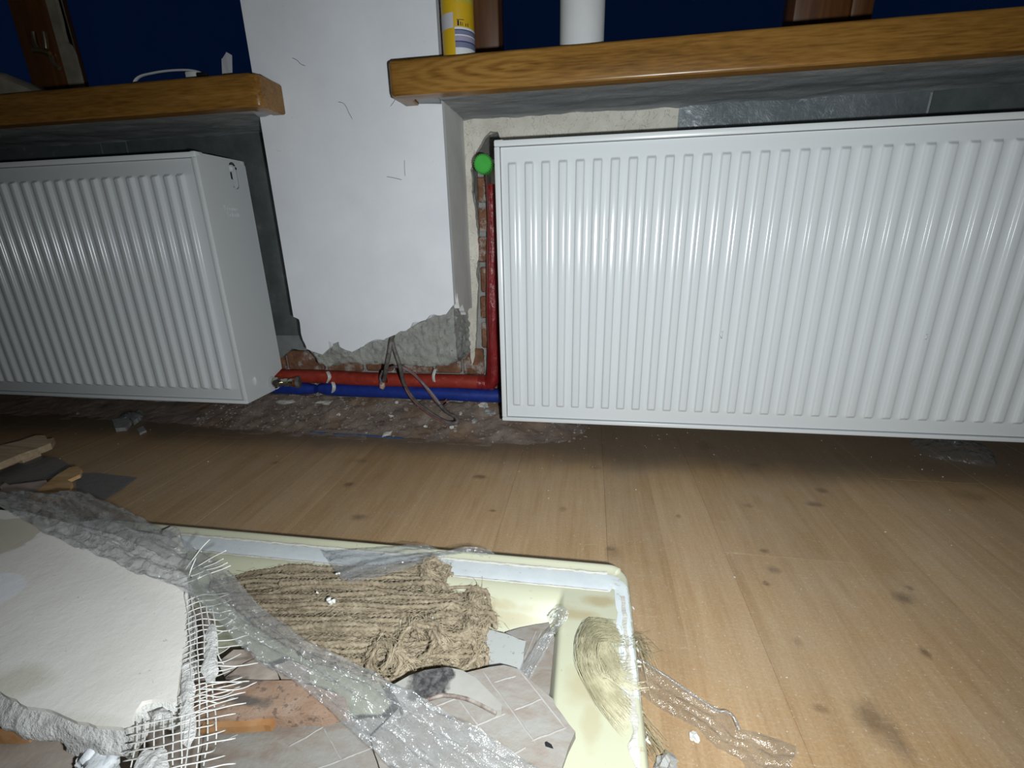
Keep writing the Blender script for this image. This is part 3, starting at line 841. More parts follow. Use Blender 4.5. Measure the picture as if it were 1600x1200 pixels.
# ---- left radiator
LX1, LY, LZ0, LZ1, LD = -.681, .007, .103, .703, .154
LX0 = LX1 - 1.62
RL = thing('radiator', 'white ribbed panel radiator under the left window sill, showing its end panel', 'radiator', ((LX0 + LX1) / 2, LY + LD / 2, LZ0))
pl_ = .0334
cent = sorted([LX1 - .0255 + .0085 - i * pl_ for i in range(1, int((1.62 - .05) / pl_))])
rib_panel(LX0, LX1, LY, LZ0, LZ1, cent, .0098, .0044, .0080, .0425, .0365, 'front_panel', RL)
frame_trim(LX0, LX1, LY, LZ0, LZ1, RL)
# end panel with the slot for the vent plug and a notch for the valve
so = []
yb = LY + LD
slot_c = atx(365.5, 274.5, LX1)
sw, sh = .0128, .036
bm = bmesh.new()
outer = [(LY - .0015, LZ0 + .001), (yb - .045, LZ0 + .001), (yb - .043, LZ0 + .018), (yb - .038, LZ0 + .040), (yb, LZ0 + .052), (yb, LZ1 - .012), (yb - .012, LZ1 - .001), (LY - .0015, LZ1 - .001)]
inner = []
for k in range(20):
    th = math.pi * (k / 19); inner.append((slot_c.y + sw * math.cos(th), slot_c.z + sh / 2 - sw * 0 + sw * math.sin(th)))
for k in range(20):
    th = math.pi + math.pi * (k / 19); inner.append((slot_c.y + sw * math.cos(th), slot_c.z - sh / 2 + sw * math.sin(th)))
edges = []
for loop in (outer, inner):
    vv = [bm.verts.new((LX1 + .001, y, z)) for y, z in loop]
    edges += [bm.edges.new((vv[i], vv[(i + 1) % len(vv)])) for i in range(len(vv))]
bmesh.ops.triangle_fill(bm, use_beauty=True, use_dissolve=False, edges=edges)
ret = bmesh.ops.extrude_face_region(bm, geom=bm.faces[:])
for v in [e for e in ret['geom'] if isinstance(e, bmesh.types.BMVert)]: v.co.x -= .0015
adopt(bmo('end_panel', bm, 'enamel'), RL)
box('slot_shade', LX1 - .030, LX1 - .028, slot_c.y - .03, slot_c.y + .03, slot_c.z - .045, slot_c.z + .045, 'dark', RL)  # near-black plate added to stand in for the shade inside the slot
vp = lathe('vent_plug', [(0, .0085), (.010, .0085), (.012, .0075), (.0122, .0050), (.016, .0045)], (LX1 - .014, slot_c.y + .002, slot_c.z + sh / 2 - .001), (1, 0, 0), 'enamel_edge', RL)
sq = box('key_hole', LX1 + .0018, LX1 + .0026, slot_c.y + .006, slot_c.y + .011, slot_c.z + sh / 2 - .0035, slot_c.z + sh / 2 + .0015, 'black'); adopt(sq, vp)
lathe('lower_plug', [(0, .0095), (.006, .0095), (.0075, .008), (.0076, 0.0005)], (LX1 - .016, slot_c.y + .001, slot_c.z - sh / 2 + .002), (1, 0, 0), 'enamel', RL)
# pressed lettering on the end panel
tx1 = text_mesh('Termo', .0165); tx2 = text_mesh('Teknik', .0165)
for me, pxy in ((tx1, (349.5, 328.5)), (tx2, (354.5, 338.5))):
    p = atx(pxy[0], pxy[1], LX1)
    o = link('lettering', me, 'enamel_edge')
    o.matrix_world = Matrix(((0, 0, 1, LX1 + .0013), (1, 0, 0, p.y), (0, 1, 0, p.z), (0, 0, 0, 1)))
    me.transform(o.matrix_world); o.matrix_world = Matrix.Identity(4)
    adopt(o, RL)
box('corner_clip', LX1 - .012, LX1 + .0012, LY - .0048, LY + .02, LZ1 - .009, LZ1 + .0015, 'enamel_edge', RL, .0025)
box('corner_clip', LX1 - .006, LX1 + .0012, yb - .016, yb - .001, LZ1 - .010, LZ1 - .0005, 'enamel_edge', RL, .002)
p_ = atx(399.5, 595, LX1 + .001); vs, fs = rock_data(p_, .009, 3, 2, (.04, .8, 1.), .5); adopt(pyd('scuff', vs, fs, 'enamel_edge', None, True), RL)
box('rear_panel', LX0 + .004, LX1 - .004, yb - .012, yb - .002, LZ0 + .056, LZ1 - .012, 'enamel', RL)
box('middle_panel', LX0 + .01, LX1 - .03, LY + .07, LY + .08, LZ0 + .01, LZ1 - .012, 'enamel', RL)
gb = bmesh.new()
for i in range(54):
    bmesh.ops.create_cube(gb, size=1., matrix=Matrix.Translation((LX0 + .02 + i * .0293, LY + .075, LZ1 - .004)) @ Matrix.Diagonal((.004, .13, .003, 1)))
adopt(bmo('top_grille', gb, 'enamel_edge'), RL)
for x in (LX0 + .3, LX1 - .3): box('wall_bracket', x - .015, x + .015, yb - .003, WY - .003, LZ0 + .08, LZ1 - .08, 'enamel_edge', RL)

#@@PIPES
# ================================================================== PIPES, VALVES, CABLES
def wav(p, amp, sc, seed): return p + noise.noise_vector(p * sc + Vector((seed, 0, 0))) * amp
def pathline(a, b_, n, amp=.0, sc=9, seed=0): return [wav(Vector(a).lerp(Vector(b_), i / (n - 1)), amp, sc, seed) for i in range(n)]
PYC = .178
a = Vector((-1.9, PYC, .134)); b_ = Vector((-.055, PYC - .003, .125))
tag(tube('heating_pipe', pathline(a, b_, 90, .0025, 8, 1), .0195, 'red', None, 18), 'red sleeved heating pipe running level above the blue pipe under the pillar', 'pipe')
bp1 = tube('return_pipe', pathline((-.578, PYC - .004, .0915), (.35, PYC - .006, .087), 70, .0022, 8, 5), [.0135, .0175] + [.0192] * 68, 'blue', None, 18)
tag(bp1, 'long blue sleeved return pipe below the red pipe, reaching under the right radiator', 'pipe')
bp2 = tube('return_pipe', pathline((-1.9, PYC - .004, .094), (-.590, PYC - .004, .0905), 60, .002, 8, 6), [.0195] * 57 + [.0185, .0165, .0125], 'blue', None, 18)
tag(bp2, 'short end of blue sleeved pipe behind the nickel valve at the left radiator', 'pipe')
# riser to the right radiator
rp = [Vector((-.095, PYC - .004, .126)), Vector((-.070, PYC - .006, .127)), Vector((-.054, PYC - .012, .145)), Vector((-.050, PYC - .014, .20)), Vector((-.0485, .160, .30)), Vector((-.045, .155, .42)), Vector((-.0375, .145, .52)), Vector((-.034, .128, .60)), Vector((-.032, .112, .638))]
rpp = smooth_path(rp, 80)
rad = [.0205 - .0095 * max(0, (i - 18) / 61) ** .8 + .0012 * noise.noise(Vector((i * .5, 0, 0))) for i in range(80)]
rad = [.0212] * 3 + rad[3:]
rs_ = thing('riser_pipe', 'dark red wrapped riser pipe climbing to the green capped valve', 'pipe', (-.05, .16, .11))
tube('sleeve', rpp, rad, 'darkred', rs_, 16, ridge=.05, lobes=3, twist=40)
tube('seam', [Vector(p) + Vector((-.004, -.0205 + .0095 * i / 79 * .9, 0)) + Vector((.0014 * noise.noise(Vector((i * .9, 3, 0))), 0, 0)) for i, p in enumerate(rpp) if 10 < i < 74], .0016, 'darkred', rs_, 6)
# valve with green cap at the top left connection of the right radiator
vv = thing('thermostat_valve', 'bright green ribbed protective cap on the valve left of the right radiator', 'valve', (-.034, .09, .655))
kc = aty(754.5, 256, .07)
prof = [(0, .004), (.0, .0165), (.002, .0185), (.020, .0195), (.023, .0165)]
cap = lathe('cap', prof, (kc.x, .066, kc.z), (0, 1, 0), 'green', vv, 40)
for v in cap.data.vertices:
    pass
tb = MB()
for k in range(26):
    th = 2 * math.pi * k / 26
    c0 = Vector((kc.x + .0188 * math.cos(th), .068, kc.z + .0188 * math.sin(th))); c1 = Vector((kc.x + .0197 * math.cos(th), .0865, kc.z + .0197 * math.sin(th)))
    tb.add(*tube_data([c0, c1], .0013, 5))
o = tb.build('grip_ridges', 'green', None); adopt(o, cap)
lathe('valve_body', [(0, .010), (.012, .010), (.013, .013), (.026, .013), (.027, .010), (.040, .010)], (kc.x, .088, kc.z), (0, 1, 0), 'nickel', vv, 6, auto=20)
lathe('union_nut', [(0, .011), (.016, .013), (.028, .013), (.030, .009), (.052, .009)], (kc.x, .109, kc.z), (1, 0, 0), 'nickel', vv, 6, auto=20)
lathe('pipe_nut', [(0, .010), (.018, .012), (.03, .012), (.031, .008)], (kc.x + .008, .110, kc.z - .038), (0, 0, 1), 'nickel', vv, 6, auto=20)
# return valve of the left radiator
v2 = thing('lockshield_valve', 'nickel lockshield valve at the lower corner of the left radiator', 'valve', (-.645, .13, .12))
VY = .100
c0 = aty(434, 597, VY)
lathe('hex_nut', [(0, .0135), (.002, .0155), (.016, .0155), (.018, .0135)], (c0.x - .010, VY, c0.z), (1, .0, 0), 'nickel', v2, 6, auto=20)
lathe('cap', [(0, .0105), (.014, .0105), (.017, .0085), (.0175, .0005)], (c0.x + .004, VY - .006, c0.z + .001), (.28, -1, .2), 'nickel', v2, 20)
lathe('body', [(0, .009), (.014, .009), (.015, .0115), (.026, .0115), (.027, .0095), (.032, .0095), (.033, .012), (.040, .012)], (c0.x + .006, VY + .001, c0.z), (1, .08, -.02), 'nickel', v2, 20)
lathe('spigot', [(0, .012), (.003, .0145), (.010, .0145), (.011, .011)], (c0.x + .045, VY + .004, c0.z - .001), (1, .25, -.02), 'copper', v2, 20)
lathe('sleeve_collar', [(0, .0145), (.002, .0165), (.010, .0165), (.011, .0135)], (c0.x + .052, VY + .006, c0.z - .001), (1, .3, -.02), 'cable', v2, 20)
tb = []
for k in range(17):
    th = math.pi * .55 + 1.9 * math.pi * .75 * k / 16
    tb.append(Vector((c0.x - .008, VY - .002 + .0175 * math.cos(th) * .3, c0.z - .002 + .0178 * math.sin(th))) + Vector((.012 * math.cos(th), 0, 0)))
tube('ring_clip', tb, .0016, 'tie', v2, 6)
# nylon ties
def tie(px, py0, py1, bend, label, w=.0048, yy=PYC - .024):
    pts = [aty(px + bend * math.sin(math.pi * u) + dx, py0 + (py1 - py0) * u, yy + .010 * (2 * u - 1) ** 2) for u, dx in [(i / 10, 0) for i in range(11)]]
    vs, fs = tube_data(pts, w, 6, flat=.35)
    tag(pyd('cable_tie', vs, fs, 'tie', None, True, 60), label, 'cable tie')
tie(512, 581, 598, 3, 'white strap over the red pipe near the left radiator')
tie(520, 597, 614, 2, 'white strap over the blue pipe near the left radiator', yy=PYC - .028)
tie(680, 577, 600, -3, 'white strap over the red pipe right of the hanging cables')
# cables hanging out of the broken plaster
cb_ = thing('power_cable', 'pair of dusty grey cables hanging from the broken plaster', 'cable', aty(612, 530, .03))
top = aty(612, 527, .046)
def cab(pts, r, mat, n=60, name='cable_sheath'):
    P3 = [aty(px, py, y) for px, py, y in pts]
    tube(name, smooth_path(P3, n), r, mat, cb_, 8)
cab([(614, 524, .050), (611, 533, .034), (608, 552, .030), (603, 578, .05), (601, 590, .10), (598, 596, .13)], .0058, 'cable')
cab([(612, 524, .050), (613, 534, .036), (618, 552, .030), (625, 572, .035), (630, 595, .08), (640, 615, .12), (655, 632, .10), (680, 650, .075), (700, 660, .055), (714, 660, .045), (712, 652, .06), (700, 645, .08), (690, 635, .10), (683, 628, .115)], .0050, 'cable', 110)
cab([(600, 590, .12), (605, 578, .11), (615, 573, .09), (628, 574, .075), (645, 583, .08), (660, 598, .09), (675, 615, .10), (688, 632, .105), (695, 640, .09)], .0038, 'cable_purple', 90, 'core')
cab([(606, 576, .10), (622, 571, .08), (640, 578, .075), (655, 592, .085), (668, 610, .10), (682, 628, .11)], .0028, 'cable_brown', 80, 'core')
cab([(630, 590, .075), (634, 608, .10), (648, 628, .095), (672, 648, .07), (695, 660, .05)], .0030, 'cable_brown', 70, 'core')
cab([(598, 580, .09), (594, 590, .11), (596, 600, .12)], .003, 'cable_purple', 20, 'core')
vs, fs = rock_data(aty(597, 601, .128), .011, 3, 2, (.8, .7, 1.1)); o = pyd('stripped_end', vs, fs, 'ocre', None, True); adopt(o, cb_)
vs, fs = rock_data(aty(603, 594, .126), .007, 9, 2, (.6, .7, 1.1)); o = pyd('stripped_end', vs, fs, 'copper', None, True); adopt(o, cb_)
for (pa, pb) in (((684, 627), (703, 626)), ((686, 632), (698, 624)), ((690, 636), (700, 630))):
    o = tube('bare_core', [aty(*pa, .11), aty((pa[0] + pb[0]) / 2, (pa[1] + pb[1]) / 2 + 1, .10), aty(*pb, .095)], .0018, 'cable_brown', cb_, 6)

#@@RUBBLE
# ================================================================== RUBBLE UNDER THE PIPES
def rub_h(x, y):
    """height of the rubble heap"""
    u = (y - .035) / .165
    if u <= 0: return -.004
    q = Vector((x * 14, y * 14, 0))
    h = .068 * max(0, min(1, (u - .12) / .88)) ** 1.3
    h *= .75 + .3 * noise.noise(Vector((x * 5, 1.3, 0))) + .10
    h += (.010 * noise.noise(q) + .007 * noise.noise(q * 2.6) + .004 * noise.noise(q * 6)) * min(1, u * 3)
    xe = (.35 + .65 * min(1, max(0, (x + 1.0) / .25))) * min(1, max(0, (.22 - x) / .24))
    fr_ = min(1, u * 4 + .15 * noise.noise(q * .8))
    return h * xe * max(0, fr_) - .004 * (1 - xe)
nx, ny = 420, 44; vs = []; fs = []
for i in range(nx + 1):
    for k in range(ny + 1):
        x = -2.3 + 2.6 * i / nx; y = .025 + (.188) * k / ny
        vs.append((x, y, rub_h(x, y)))
for i in range(nx):
    for k in range(ny): fs.append((i * (ny + 1) + k, (i + 1) * (ny + 1) + k, (i + 1) * (ny + 1) + k + 1, i * (ny + 1) + k + 1))
tag(pyd('rubble_heap', vs, fs, 'rubble', None, True), 'brown heap of rubble and dust under the pipes', 'rubble', None, 'stuff')
mbc = MB(); RR_ = random.Random(5)
for i in range(1500):
    x = RR_.uniform(-.95, .3); y = .06 + .14 * RR_.random() ** .8
    if x > -.02 and RR_.random() < .5: continue
    s = .0010 + .0042 * RR_.random() ** 3
    mbc.add(*rock_data((x, y, rub_h(x, y) + s * .3), s, i, 1 if s > .003 else 1, (1, 1, .7)))
tag(mbc.build('rubble_crumbs', 'crumb'), 'loose grey brown crumbs scattered over the rubble under the pipes', 'rubble', None, 'stuff')
def chip(px, py, z, size, mat, label, sq=(1, .7, .35), seed=1, group=None, name='plaster_chip'):
    p = atz(px, py, z)
    vs, fs = rock_data((0, 0, 0), size, seed, 2, sq, .45)
    mz = min(v.z for v in vs)
    o = pyd(name, vs, fs, mat); o.location = p - Vector((0, 0, mz * .8))
    tag(o, label, 'chip', group); return o
def chip_r(px, py, size, mat, label, sq=(1, .7, .35), seed=1, group=None, name='plaster_chip'):
    z = .02
    for _ in range(25):
        p = atz(px, py, z); z = .5 * z + .5 * max(0, rub_h(p.x, p.y))
    return chip(px, py, z, size, mat, label, sq, seed, group, name)
chip_r(757, 637, .017, 'chip', 'cream plaster flake on the rubble at the corner of the right radiator', (1.3, .7, .45), 2)
chip_r(765, 648, .015, 'chipgrey', 'brownish lump below the cream flake beside the right radiator', (1.3, .6, .5), 5)
chip_r(741, 661, .0075, 'chipgrey', 'round grey pebble on the rubble near the right radiator', (1, .9, .8), 3, name='pebble')
chip_r(706, 670, .007, 'white', 'small white plaster flake below the cable loop', (.9, .9, .6), 8)
chip(608, 677, .002, .016, 'chip', 'flat pale flake behind the blue strip, right end', (1.5, .7, .2), 11)
chip(572, 675, .002, .009, 'chip', 'flat pale flake behind the blue strip, middle', (1.4, .6, .2), 14)
chip_r(445, 631, .022, 'chip', 'broad pale plaster slice on the floor right of the left radiator corner', (1.5, .5, .25), 17)
chip_r(508, 632, .018, 'chip', 'pale plaster slice at the left edge of the rubble', (1.3, .6, .3), 21)
chip_r(592, 637, .009, 'crumb', 'grey chunk in the rubble under the stripped cable end', (1, .8, .8), 23, name='mortar_chunk')
for i, (px, py, s) in enumerate([(530, 650, .006), (556, 646, .007), (577, 655, .005), (612, 652, .006), (634, 641, .008), (640, 657, .005), (665, 668, .005), (648, 628, .006), (540, 640, .006), (720, 648, .006), (690, 664, .004), (568, 633, .007), (620, 630, .006)]):
    chip_r(px, py, s, 'crumb' if i % 3 else 'chip', 'small chip of plaster or brick lying in the rubble', (1, .85, .7), 31 + i, 'chips lying in the rubble')
# blue edge of the underlay sheet
bs = [atz(px, py, .0008) for px, py in ((484, 675.5), (520, 677), (524, 678.5), (560, 679.5), (600, 683), (630, 685))]
tag(tube('blue_strip', smooth_path(bs, 30), .0022, 'bluestrip', None, 6), 'thin blue plastic strip along the edge of the floor boards', 'strip')
# crumbs on the boards
mbf = MB()
for i in range(170):
    x = RR_.uniform(-1.3, 1.5); y = RR_.uniform(-.7, .15) if RR_.random() < .6 else RR_.uniform(-.05, .18)
    s = .0006 + .0012 * RR_.random() ** 3
    mbf.add(*rock_data((x, y, s * .4), s, i, 1, (1, 1, .6)))
tag(mbf.build('dust_crumbs', 'white'), 'tiny white plaster crumbs sprinkled over the floor boards', 'crumbs', None, 'stuff')
chip(1084, 1155, 0., .0055, 'white', 'white crumb on the floor below the plastic strip, right of the shower tray', (1, .8, .5), 61)
chip(877, 676, 0., .0045, 'white', 'white crumb on the floor just under the left part of the right radiator', (1.2, .7, .6), 62)
chip(1040, 1198, 0., .011, 'chipgrey', 'pale grey lump beside the lower right edge of the shower tray', (1, .7, .7), 63)
chip(122, 848 - 200, 0., .006, 'crumb', 'grey crumb on the dark floor under the left radiator', (1, .8, .7), 64)

#@@SILLITEMS
# ================================================================== THINGS ON THE SILLS
sz = SZ1
can = thing('spray_can', 'yellow can with blue and white stripes on the right window sill beside the pillar', 'can', (-.062, 0., sz))
cx, cy, cr = -.0625, .0, .0305
lathe('body', [(0, .027), (.002, .0295), (.004, cr), (.235, cr), (.245, .026), (.252, .018), (.262, .018)], (cx, cy, sz), (0, 0, 1), 'yellow', can, 48)
def band(name, a0, a1, z0, z1, mat, off=.0004):
    vs = []; fs = []; n = 16
    for i in range(n + 1):
        th = math.radians(a0 + (a1 - a0) * i / n)
        for z in (z0, z1): vs.append((cx + (cr + off) * math.sin(th), cy - (cr + off) * math.cos(th), sz + z))
    for i in range(n): fs.append((2 * i, 2 * i + 2, 2 * i + 3, 2 * i + 1))
    adopt(pyd(name, vs, fs, mat, None, True), can)
# angles: 0 faces the room, positive towards the window side on the right
band('label_foot', 2, 100, .004, .018, 'label_white')
band('label_stripe', 2, 100, .018, .0265, 'label_blue')
band('label_line', 2, 100, .0265, .0285, 'label_navy')
band('label_stripe', 2, 100, .0285, .0365, 'label_lilac')
band('label_line', 2, 100, .0365, .0385, 'label_white')
band('label_stripe', 2, 100, .0385, .0450, 'label_blue')
band('label_line', 2, 100, .0450, .0465, 'label_navy')
band('label_line', 2, 100, .0465, .050, 'label_white')
band('label_sticker', -75, -2, .049, .073, 'label_grey')
band('label_print', 6, 95, .088, .098, 'label_olive')
band('label_print', 6, 95, .103, .125, 'label_olive')
band('label_line', 6, 95, .0995, .1015, 'label_white')
band('label_print', -100, -62, .095, .16, 'label_lilac')
band('lettering', 12, 18, .0515, .060, 'black', .0006); band('lettering', 22, 25, .0515, .058, 'black', .0006); band('lettering', 29, 31, .0515, .057, 'black', .0006)
band('lettering', 40, 43, .0515, .056, 'black', .0006); band('lettering', 48, 51, .0515, .057, 'black', .0006); band('lettering', 10, 36, .0605, .0615, 'black', .0006)
roll = thing('paper_roll', 'upright white roll on the right window sill', 'roll', (.168, .01, sz))
lathe('roll', [(0, .038), (.001, .0405), (.30, .0408), (.301, .038)], (.1685, .012, sz), (0, 0, 1), 'paperwhite', roll, 40)
sp_r = [Vector((.1685 - .0415 * math.sin(t_), .012 - .0415 * math.cos(t_), 0)) for t_ in [i * .05 for i in range(8)]]
vs = [p + Vector((0, 0, sz + z)) for p in sp_r for z in (.001, .3)]; fs = [(2 * i, 2 * i + 2, 2 * i + 3, 2 * i + 1) for i in range(7)]
adopt(pyd('loose_end', vs, fs, 'paperwhite', None, True), roll)
cw = thing('flat_cable', 'loop of white flat cable with a black plug on the left window sill', 'cable', (-.69, .03, sz))
arc = [aty(200, 130, .02), aty(215, 122, .02), aty(240, 114, .02), aty(270, 110, .02), aty(300, 110, .02), aty(318, 116, .02), aty(328, 124, .02)]
arc[0].z = sz + .004; arc[-1].z = sz + .012
tube('cable_loop', smooth_path(arc, 40), .0042, 'cablewhite', cw, 8, flat=.5)
box('plug', -.672, -.648, .012, .022, sz + .0005, sz + .033, 'cablewhite', cw, .003)
box('plug_tip', -.647, -.622, .013, .021, sz + .0005, sz + .030, 'black', cw, .003)
box('plug_foot', -.672, -.60, .010, .024, sz, sz + .020, 'black', cw, .002)
tp = [aty(344, 116, .03), aty(346, 92, .03), aty(353, 88, .028), aty(353, 81, .028), aty(362, 86, .028), aty(359, 114, .03)]
tp[0].z = tp[-1].z = sz + .0005
tag(polyslab('tape_scrap', tp, .0012, 'tapegrey', None, (0, 1, 0)), 'upright scrap of grey tape on the left window sill by the pillar', 'tape')
dp = []
vs, fs = [], []
nx = 24
for i in range(nx + 1):
    u = i / nx; x = -1.50 + .475 * u; hh = .064 * min(1., ((1 - u) / .24)) ** .75 + .004 * noise.noise(Vector((u * 9, 0, 0)))
    for (yy, zz) in ((-.01, .0), (-.006, hh * .8), (.01, hh), (.05, hh * .9), (.07, 0)): vs.append((x, yy + .004 * noise.noise(Vector((u * 12, zz * 50, 1))), sz + max(zz, 0.0003)))
for i in range(nx):
    for k in range(4): fs.append((i * 5 + k, (i + 1) * 5 + k, (i + 1) * 5 + k + 1, i * 5 + k + 1))
fs.append((0, 1, 2, 3, 4)); fs.append(tuple(nx * 5 + k for k in (4, 3, 2, 1, 0)))
tag(pyd('cloth_bundle', vs, fs, 'dustwood', None, True, 50), 'dusty beige bundle on the left window sill at the edge of the picture', 'cloth')

#@@PILE
# ================================================================== SHOWER TRAY
TX0, TX1, TY1, TZ = -.66, .262, -.447, .06
TY0 = TY1 - .90
tr_ = thing('shower_tray', 'cream shower tray lying on the floor, filled with building debris', 'shower tray', ((TX0 + TX1) / 2, (TY0 + TY1) / 2, 0))
def tray_z(x, y):
    df = TY1 - y; dr = TX1 - x; dl = x - TX0; dn = y - TY0
    def lip(d): return .0045 * math.exp(-((d - .008) / .007) ** 2)
    # far side: rim then a long slope into the basin
    def s(u): u = max(0., min(1., u)); return u * u * (3 - 2 * u)
    zf = TZ - .045 * s((df - .052) / .065)
    zr = TZ - .045 * s((dr - .088) / .016)
    zl = TZ - .045 * s((dl - .088) / .016)
    zn = TZ - .045 * s((dn - .052) / .065)
    z = max(zf, zr, zl, zn)
    e = min(df, dr, dl, dn)
    # rounded outer corner of the plan
    z += lip(df) if df <= min(dr, dl, dn) + .0 else 0
    z += .002 * math.exp(-((e - .006) / .006) ** 2)
    if e < .005: z -= .010 * (1 - e / .005) ** 2
    return z
def axis(a, b_, fine):
    out = [a]; 
    for lo, hi, n in fine: out += [lo + (hi - lo) * i / n for i in range(n + 1)]
    out.append(b_)
    return sorted(set(round(v, 5) for v in out))
xs = axis(TX0, TX1, [(TX0 + .001, TX0 + .03, 10), (TX0 + .04, TX0 + .12, 20), (TX0 + .14, TX1 - .12, 44), (TX1 - .11, TX1 - .03, 26), (TX1 - .028, TX1 - .001, 12)])
ys = axis(TY0, TY1, [(TY0 + .001, TY0 + .03, 8), (TY0 + .05, TY0 + .13, 10), (TY0 + .15, TY1 - .14, 30), (TY1 - .13, TY1 - .03, 26), (TY1 - .029, TY1 - .001, 14)])
vs = []; fs = []
RC = .028
def plan(x, y):
    # pull the corner points onto a rounded corner
    for cx_, sx_ in ((TX1 - RC, 1), (TX0 + RC, -1)):
        for cy_, sy_ in ((TY1 - RC, 1), (TY0 + RC, -1)):
            dx = (x - cx_) * sx_; dy = (y - cy_) * sy_
            if dx > 0 and dy > 0:
                m = max(dx, dy); L = math.hypot(dx, dy)
                if L > 1e-6: k = m / L; return cx_ + sx_ * dx * k, cy_ + sy_ * dy * k
    return x, y
for x in xs:
    for y in ys:
        z = tray_z(x, y); X, Y = plan(x, y); vs.append((X, Y, z))
ny = len(ys); nx = len(xs)
for i in range(nx - 1):
    for k in range(ny - 1): fs.append((i * ny + k, (i + 1) * ny + k, (i + 1) * ny + k + 1, i * ny + k + 1))
# outer wall and underside
ring = [(i, 0) for i in range(nx)] + [(nx - 1, k) for k in range(1, ny)] + [(i, ny - 1) for i in range(nx - 2, -1, -1)] + [(0, k) for k in range(ny - 2, 0, -1)]
base = len(vs)
for i, k in ring:
    v = vs[i * ny + k]; vs.append((v[0] - .003 * (1 if v[0] > 0 else -1), v[1], .0006))
n = len(ring)
for j in range(n):
    a_, b2 = ring[j], ring[(j + 1) % n]
    fs.append((a_[0] * ny + a_[1], base + j, base + (j + 1) % n, b2[0] * ny + b2[1]))
fs.append(tuple(base + j for j in range(n)))
o = pyd('tray_body', vs, fs, 'tray', None, True, 70); adopt(o, tr_)
# bluish band and chalky residue along the rim
def rim_strip(name, path, w0, w1, mat, lift, seed, jag=.002):
    """path: (x, y) centre line, width either side, draped on the tray"""
    vs = []; fs = []; n = len(path); m = 5
    for i, p in enumerate(path):
        q = path[min(i + 1, n - 1)]; q0 = path[max(i - 1, 0)]
        tg = Vector((q[0] - q0[0], q[1] - q0[1], 0)).normalized(); nr = Vector((-tg.y, tg.x, 0))
        ja = jag * noise.noise(Vector((i * .37, seed, 0))) + jag * .6 * noise.noise(Vector((i * 1.3, seed, 4)))
        jb = jag * noise.noise(Vector((i * .31, seed, 8))) + jag * .6 * noise.noise(Vector((i * 1.1, seed, 12)))
        for k in range(m + 1):
            u = k / m; off = -w0 - ja + (w0 + w1 + ja + jb) * u
            x = p[0] + nr.x * off; y = p[1] + nr.y * off
            x = min(x, TX1 - .001); y = min(y, TY1 - .001)
            vs.append((x, y, tray_z(x, y) + lift * (1 if 0 < k < m else .25)))
    for i in range(n - 1):
        for k in range(m): fs.append((i * (m + 1) + k, i * (m + 1) + k + 1, (i + 1) * (m + 1) + k + 1, (i + 1) * (m + 1) + k))
    o = pyd(name, vs, fs, mat, None, True); adopt(o, tr_); return o
far = [(TX0 + .03 + (TX1 - .030 - TX0 - .03) * i / 160, TY1 - .035) for i in range(161)]
cor = [(TX1 - .030 + .018 * math.sin(a_), TY1 - .053 + .018 * math.cos(a_)) for a_ in [math.pi / 2 * i / 8 for i in range(1, 9)]]
rgt = [(TX1 - .012, TY1 - .053 - .40 * i / 60) for i in range(1, 61)]
rim_strip('sealant_band', far + cor[:3], .017, .015, 'band', .0012, 3)
rim_strip('sealant_band', cor + rgt[:22], .009, .010, 'band', .0014, 4, .003)
rim_strip('residue_line', [(p[0], TY1 - .0185) for p in far], .0016, .0016, 'sealant', .0022, 6, .0022)
rim_strip('residue_line', [(p[0], TY1 - .052) for p in far], .0012, .0012, 'sealant', .0018, 8, .0015)
rim_strip('residue_line', rgt, .0035, .004, 'sealant', .0016, 9, .004)
mbt = MB()
for i in range(14):
    y = TY1 - .06 - .30 * R.random(); s = .0010 + .0016 * R.random()
    mbt.add(*rock_data((TX1 + .001, y, .05 + .008 * R.random()), s, i, 1, (.5, 1.6, .7)))
o = mbt.build('residue_lumps', 'sealant'); adopt(o, tr_); o['kind'] = 'stuff'

# ================================================================== DEBRIS IN THE TRAY
def P(px, py, z): return atz(px, py, z)
def tile(label, outline, z, thick, mat, seed, slope=(0, 0), name='broken_tile', cat='tile', step=.008, amp=.0018, ridges=None, part='slab', edge_mat=None):
    """outline in photo points laid on a tilted plane z + slope . (x - cx, y - cy)"""
    pz = [P(px, py, z) for px, py in outline]
    c_ = sum(pz, Vector()) / len(pz)
    pts = []
    for px, py in outline:
        zz = z
        for _ in range(8):
            p = P(px, py, zz); zz = z + slope[0] * (p.x - c_.x) + slope[1] * (p.y - c_.y)
        pts.append(P(px, py, zz))
    root = thing(name, label, cat, (c_.x, c_.y, z - thick))
    slab_o = polyslab(part, ragged(pts, step, amp, seed), thick, mat, root, (0, 0, -1), rough=.0015, seed=seed)
    def onp(px, py):
        zz = z
        for _ in range(8):
            p = P(px, py, zz); zz = z + slope[0] * (p.x - c_.x) + slope[1] * (p.y - c_.y)
        return P(px, py, zz)
    if ridges:
        for (a_, b2) in ridges:
            A, B = onp(*a_), onp(*b2); n_ = 14
            rp_ = [A.lerp(B, i / n_) + noise.noise_vector(A.lerp(B, i / n_) * 120) * .0006 + Vector((0, 0, .0002)) for i in range(n_ + 1)]
            tube('ridge', rp_, [.0003] + [.0009 + .0004 * noise.noise(Vector((A.x * 300 + i * .9, 0, 0))) for i in range(n_ - 1)] + [.0003], 'tileline', slab_o, 6, flat=.7)
    return root, onp
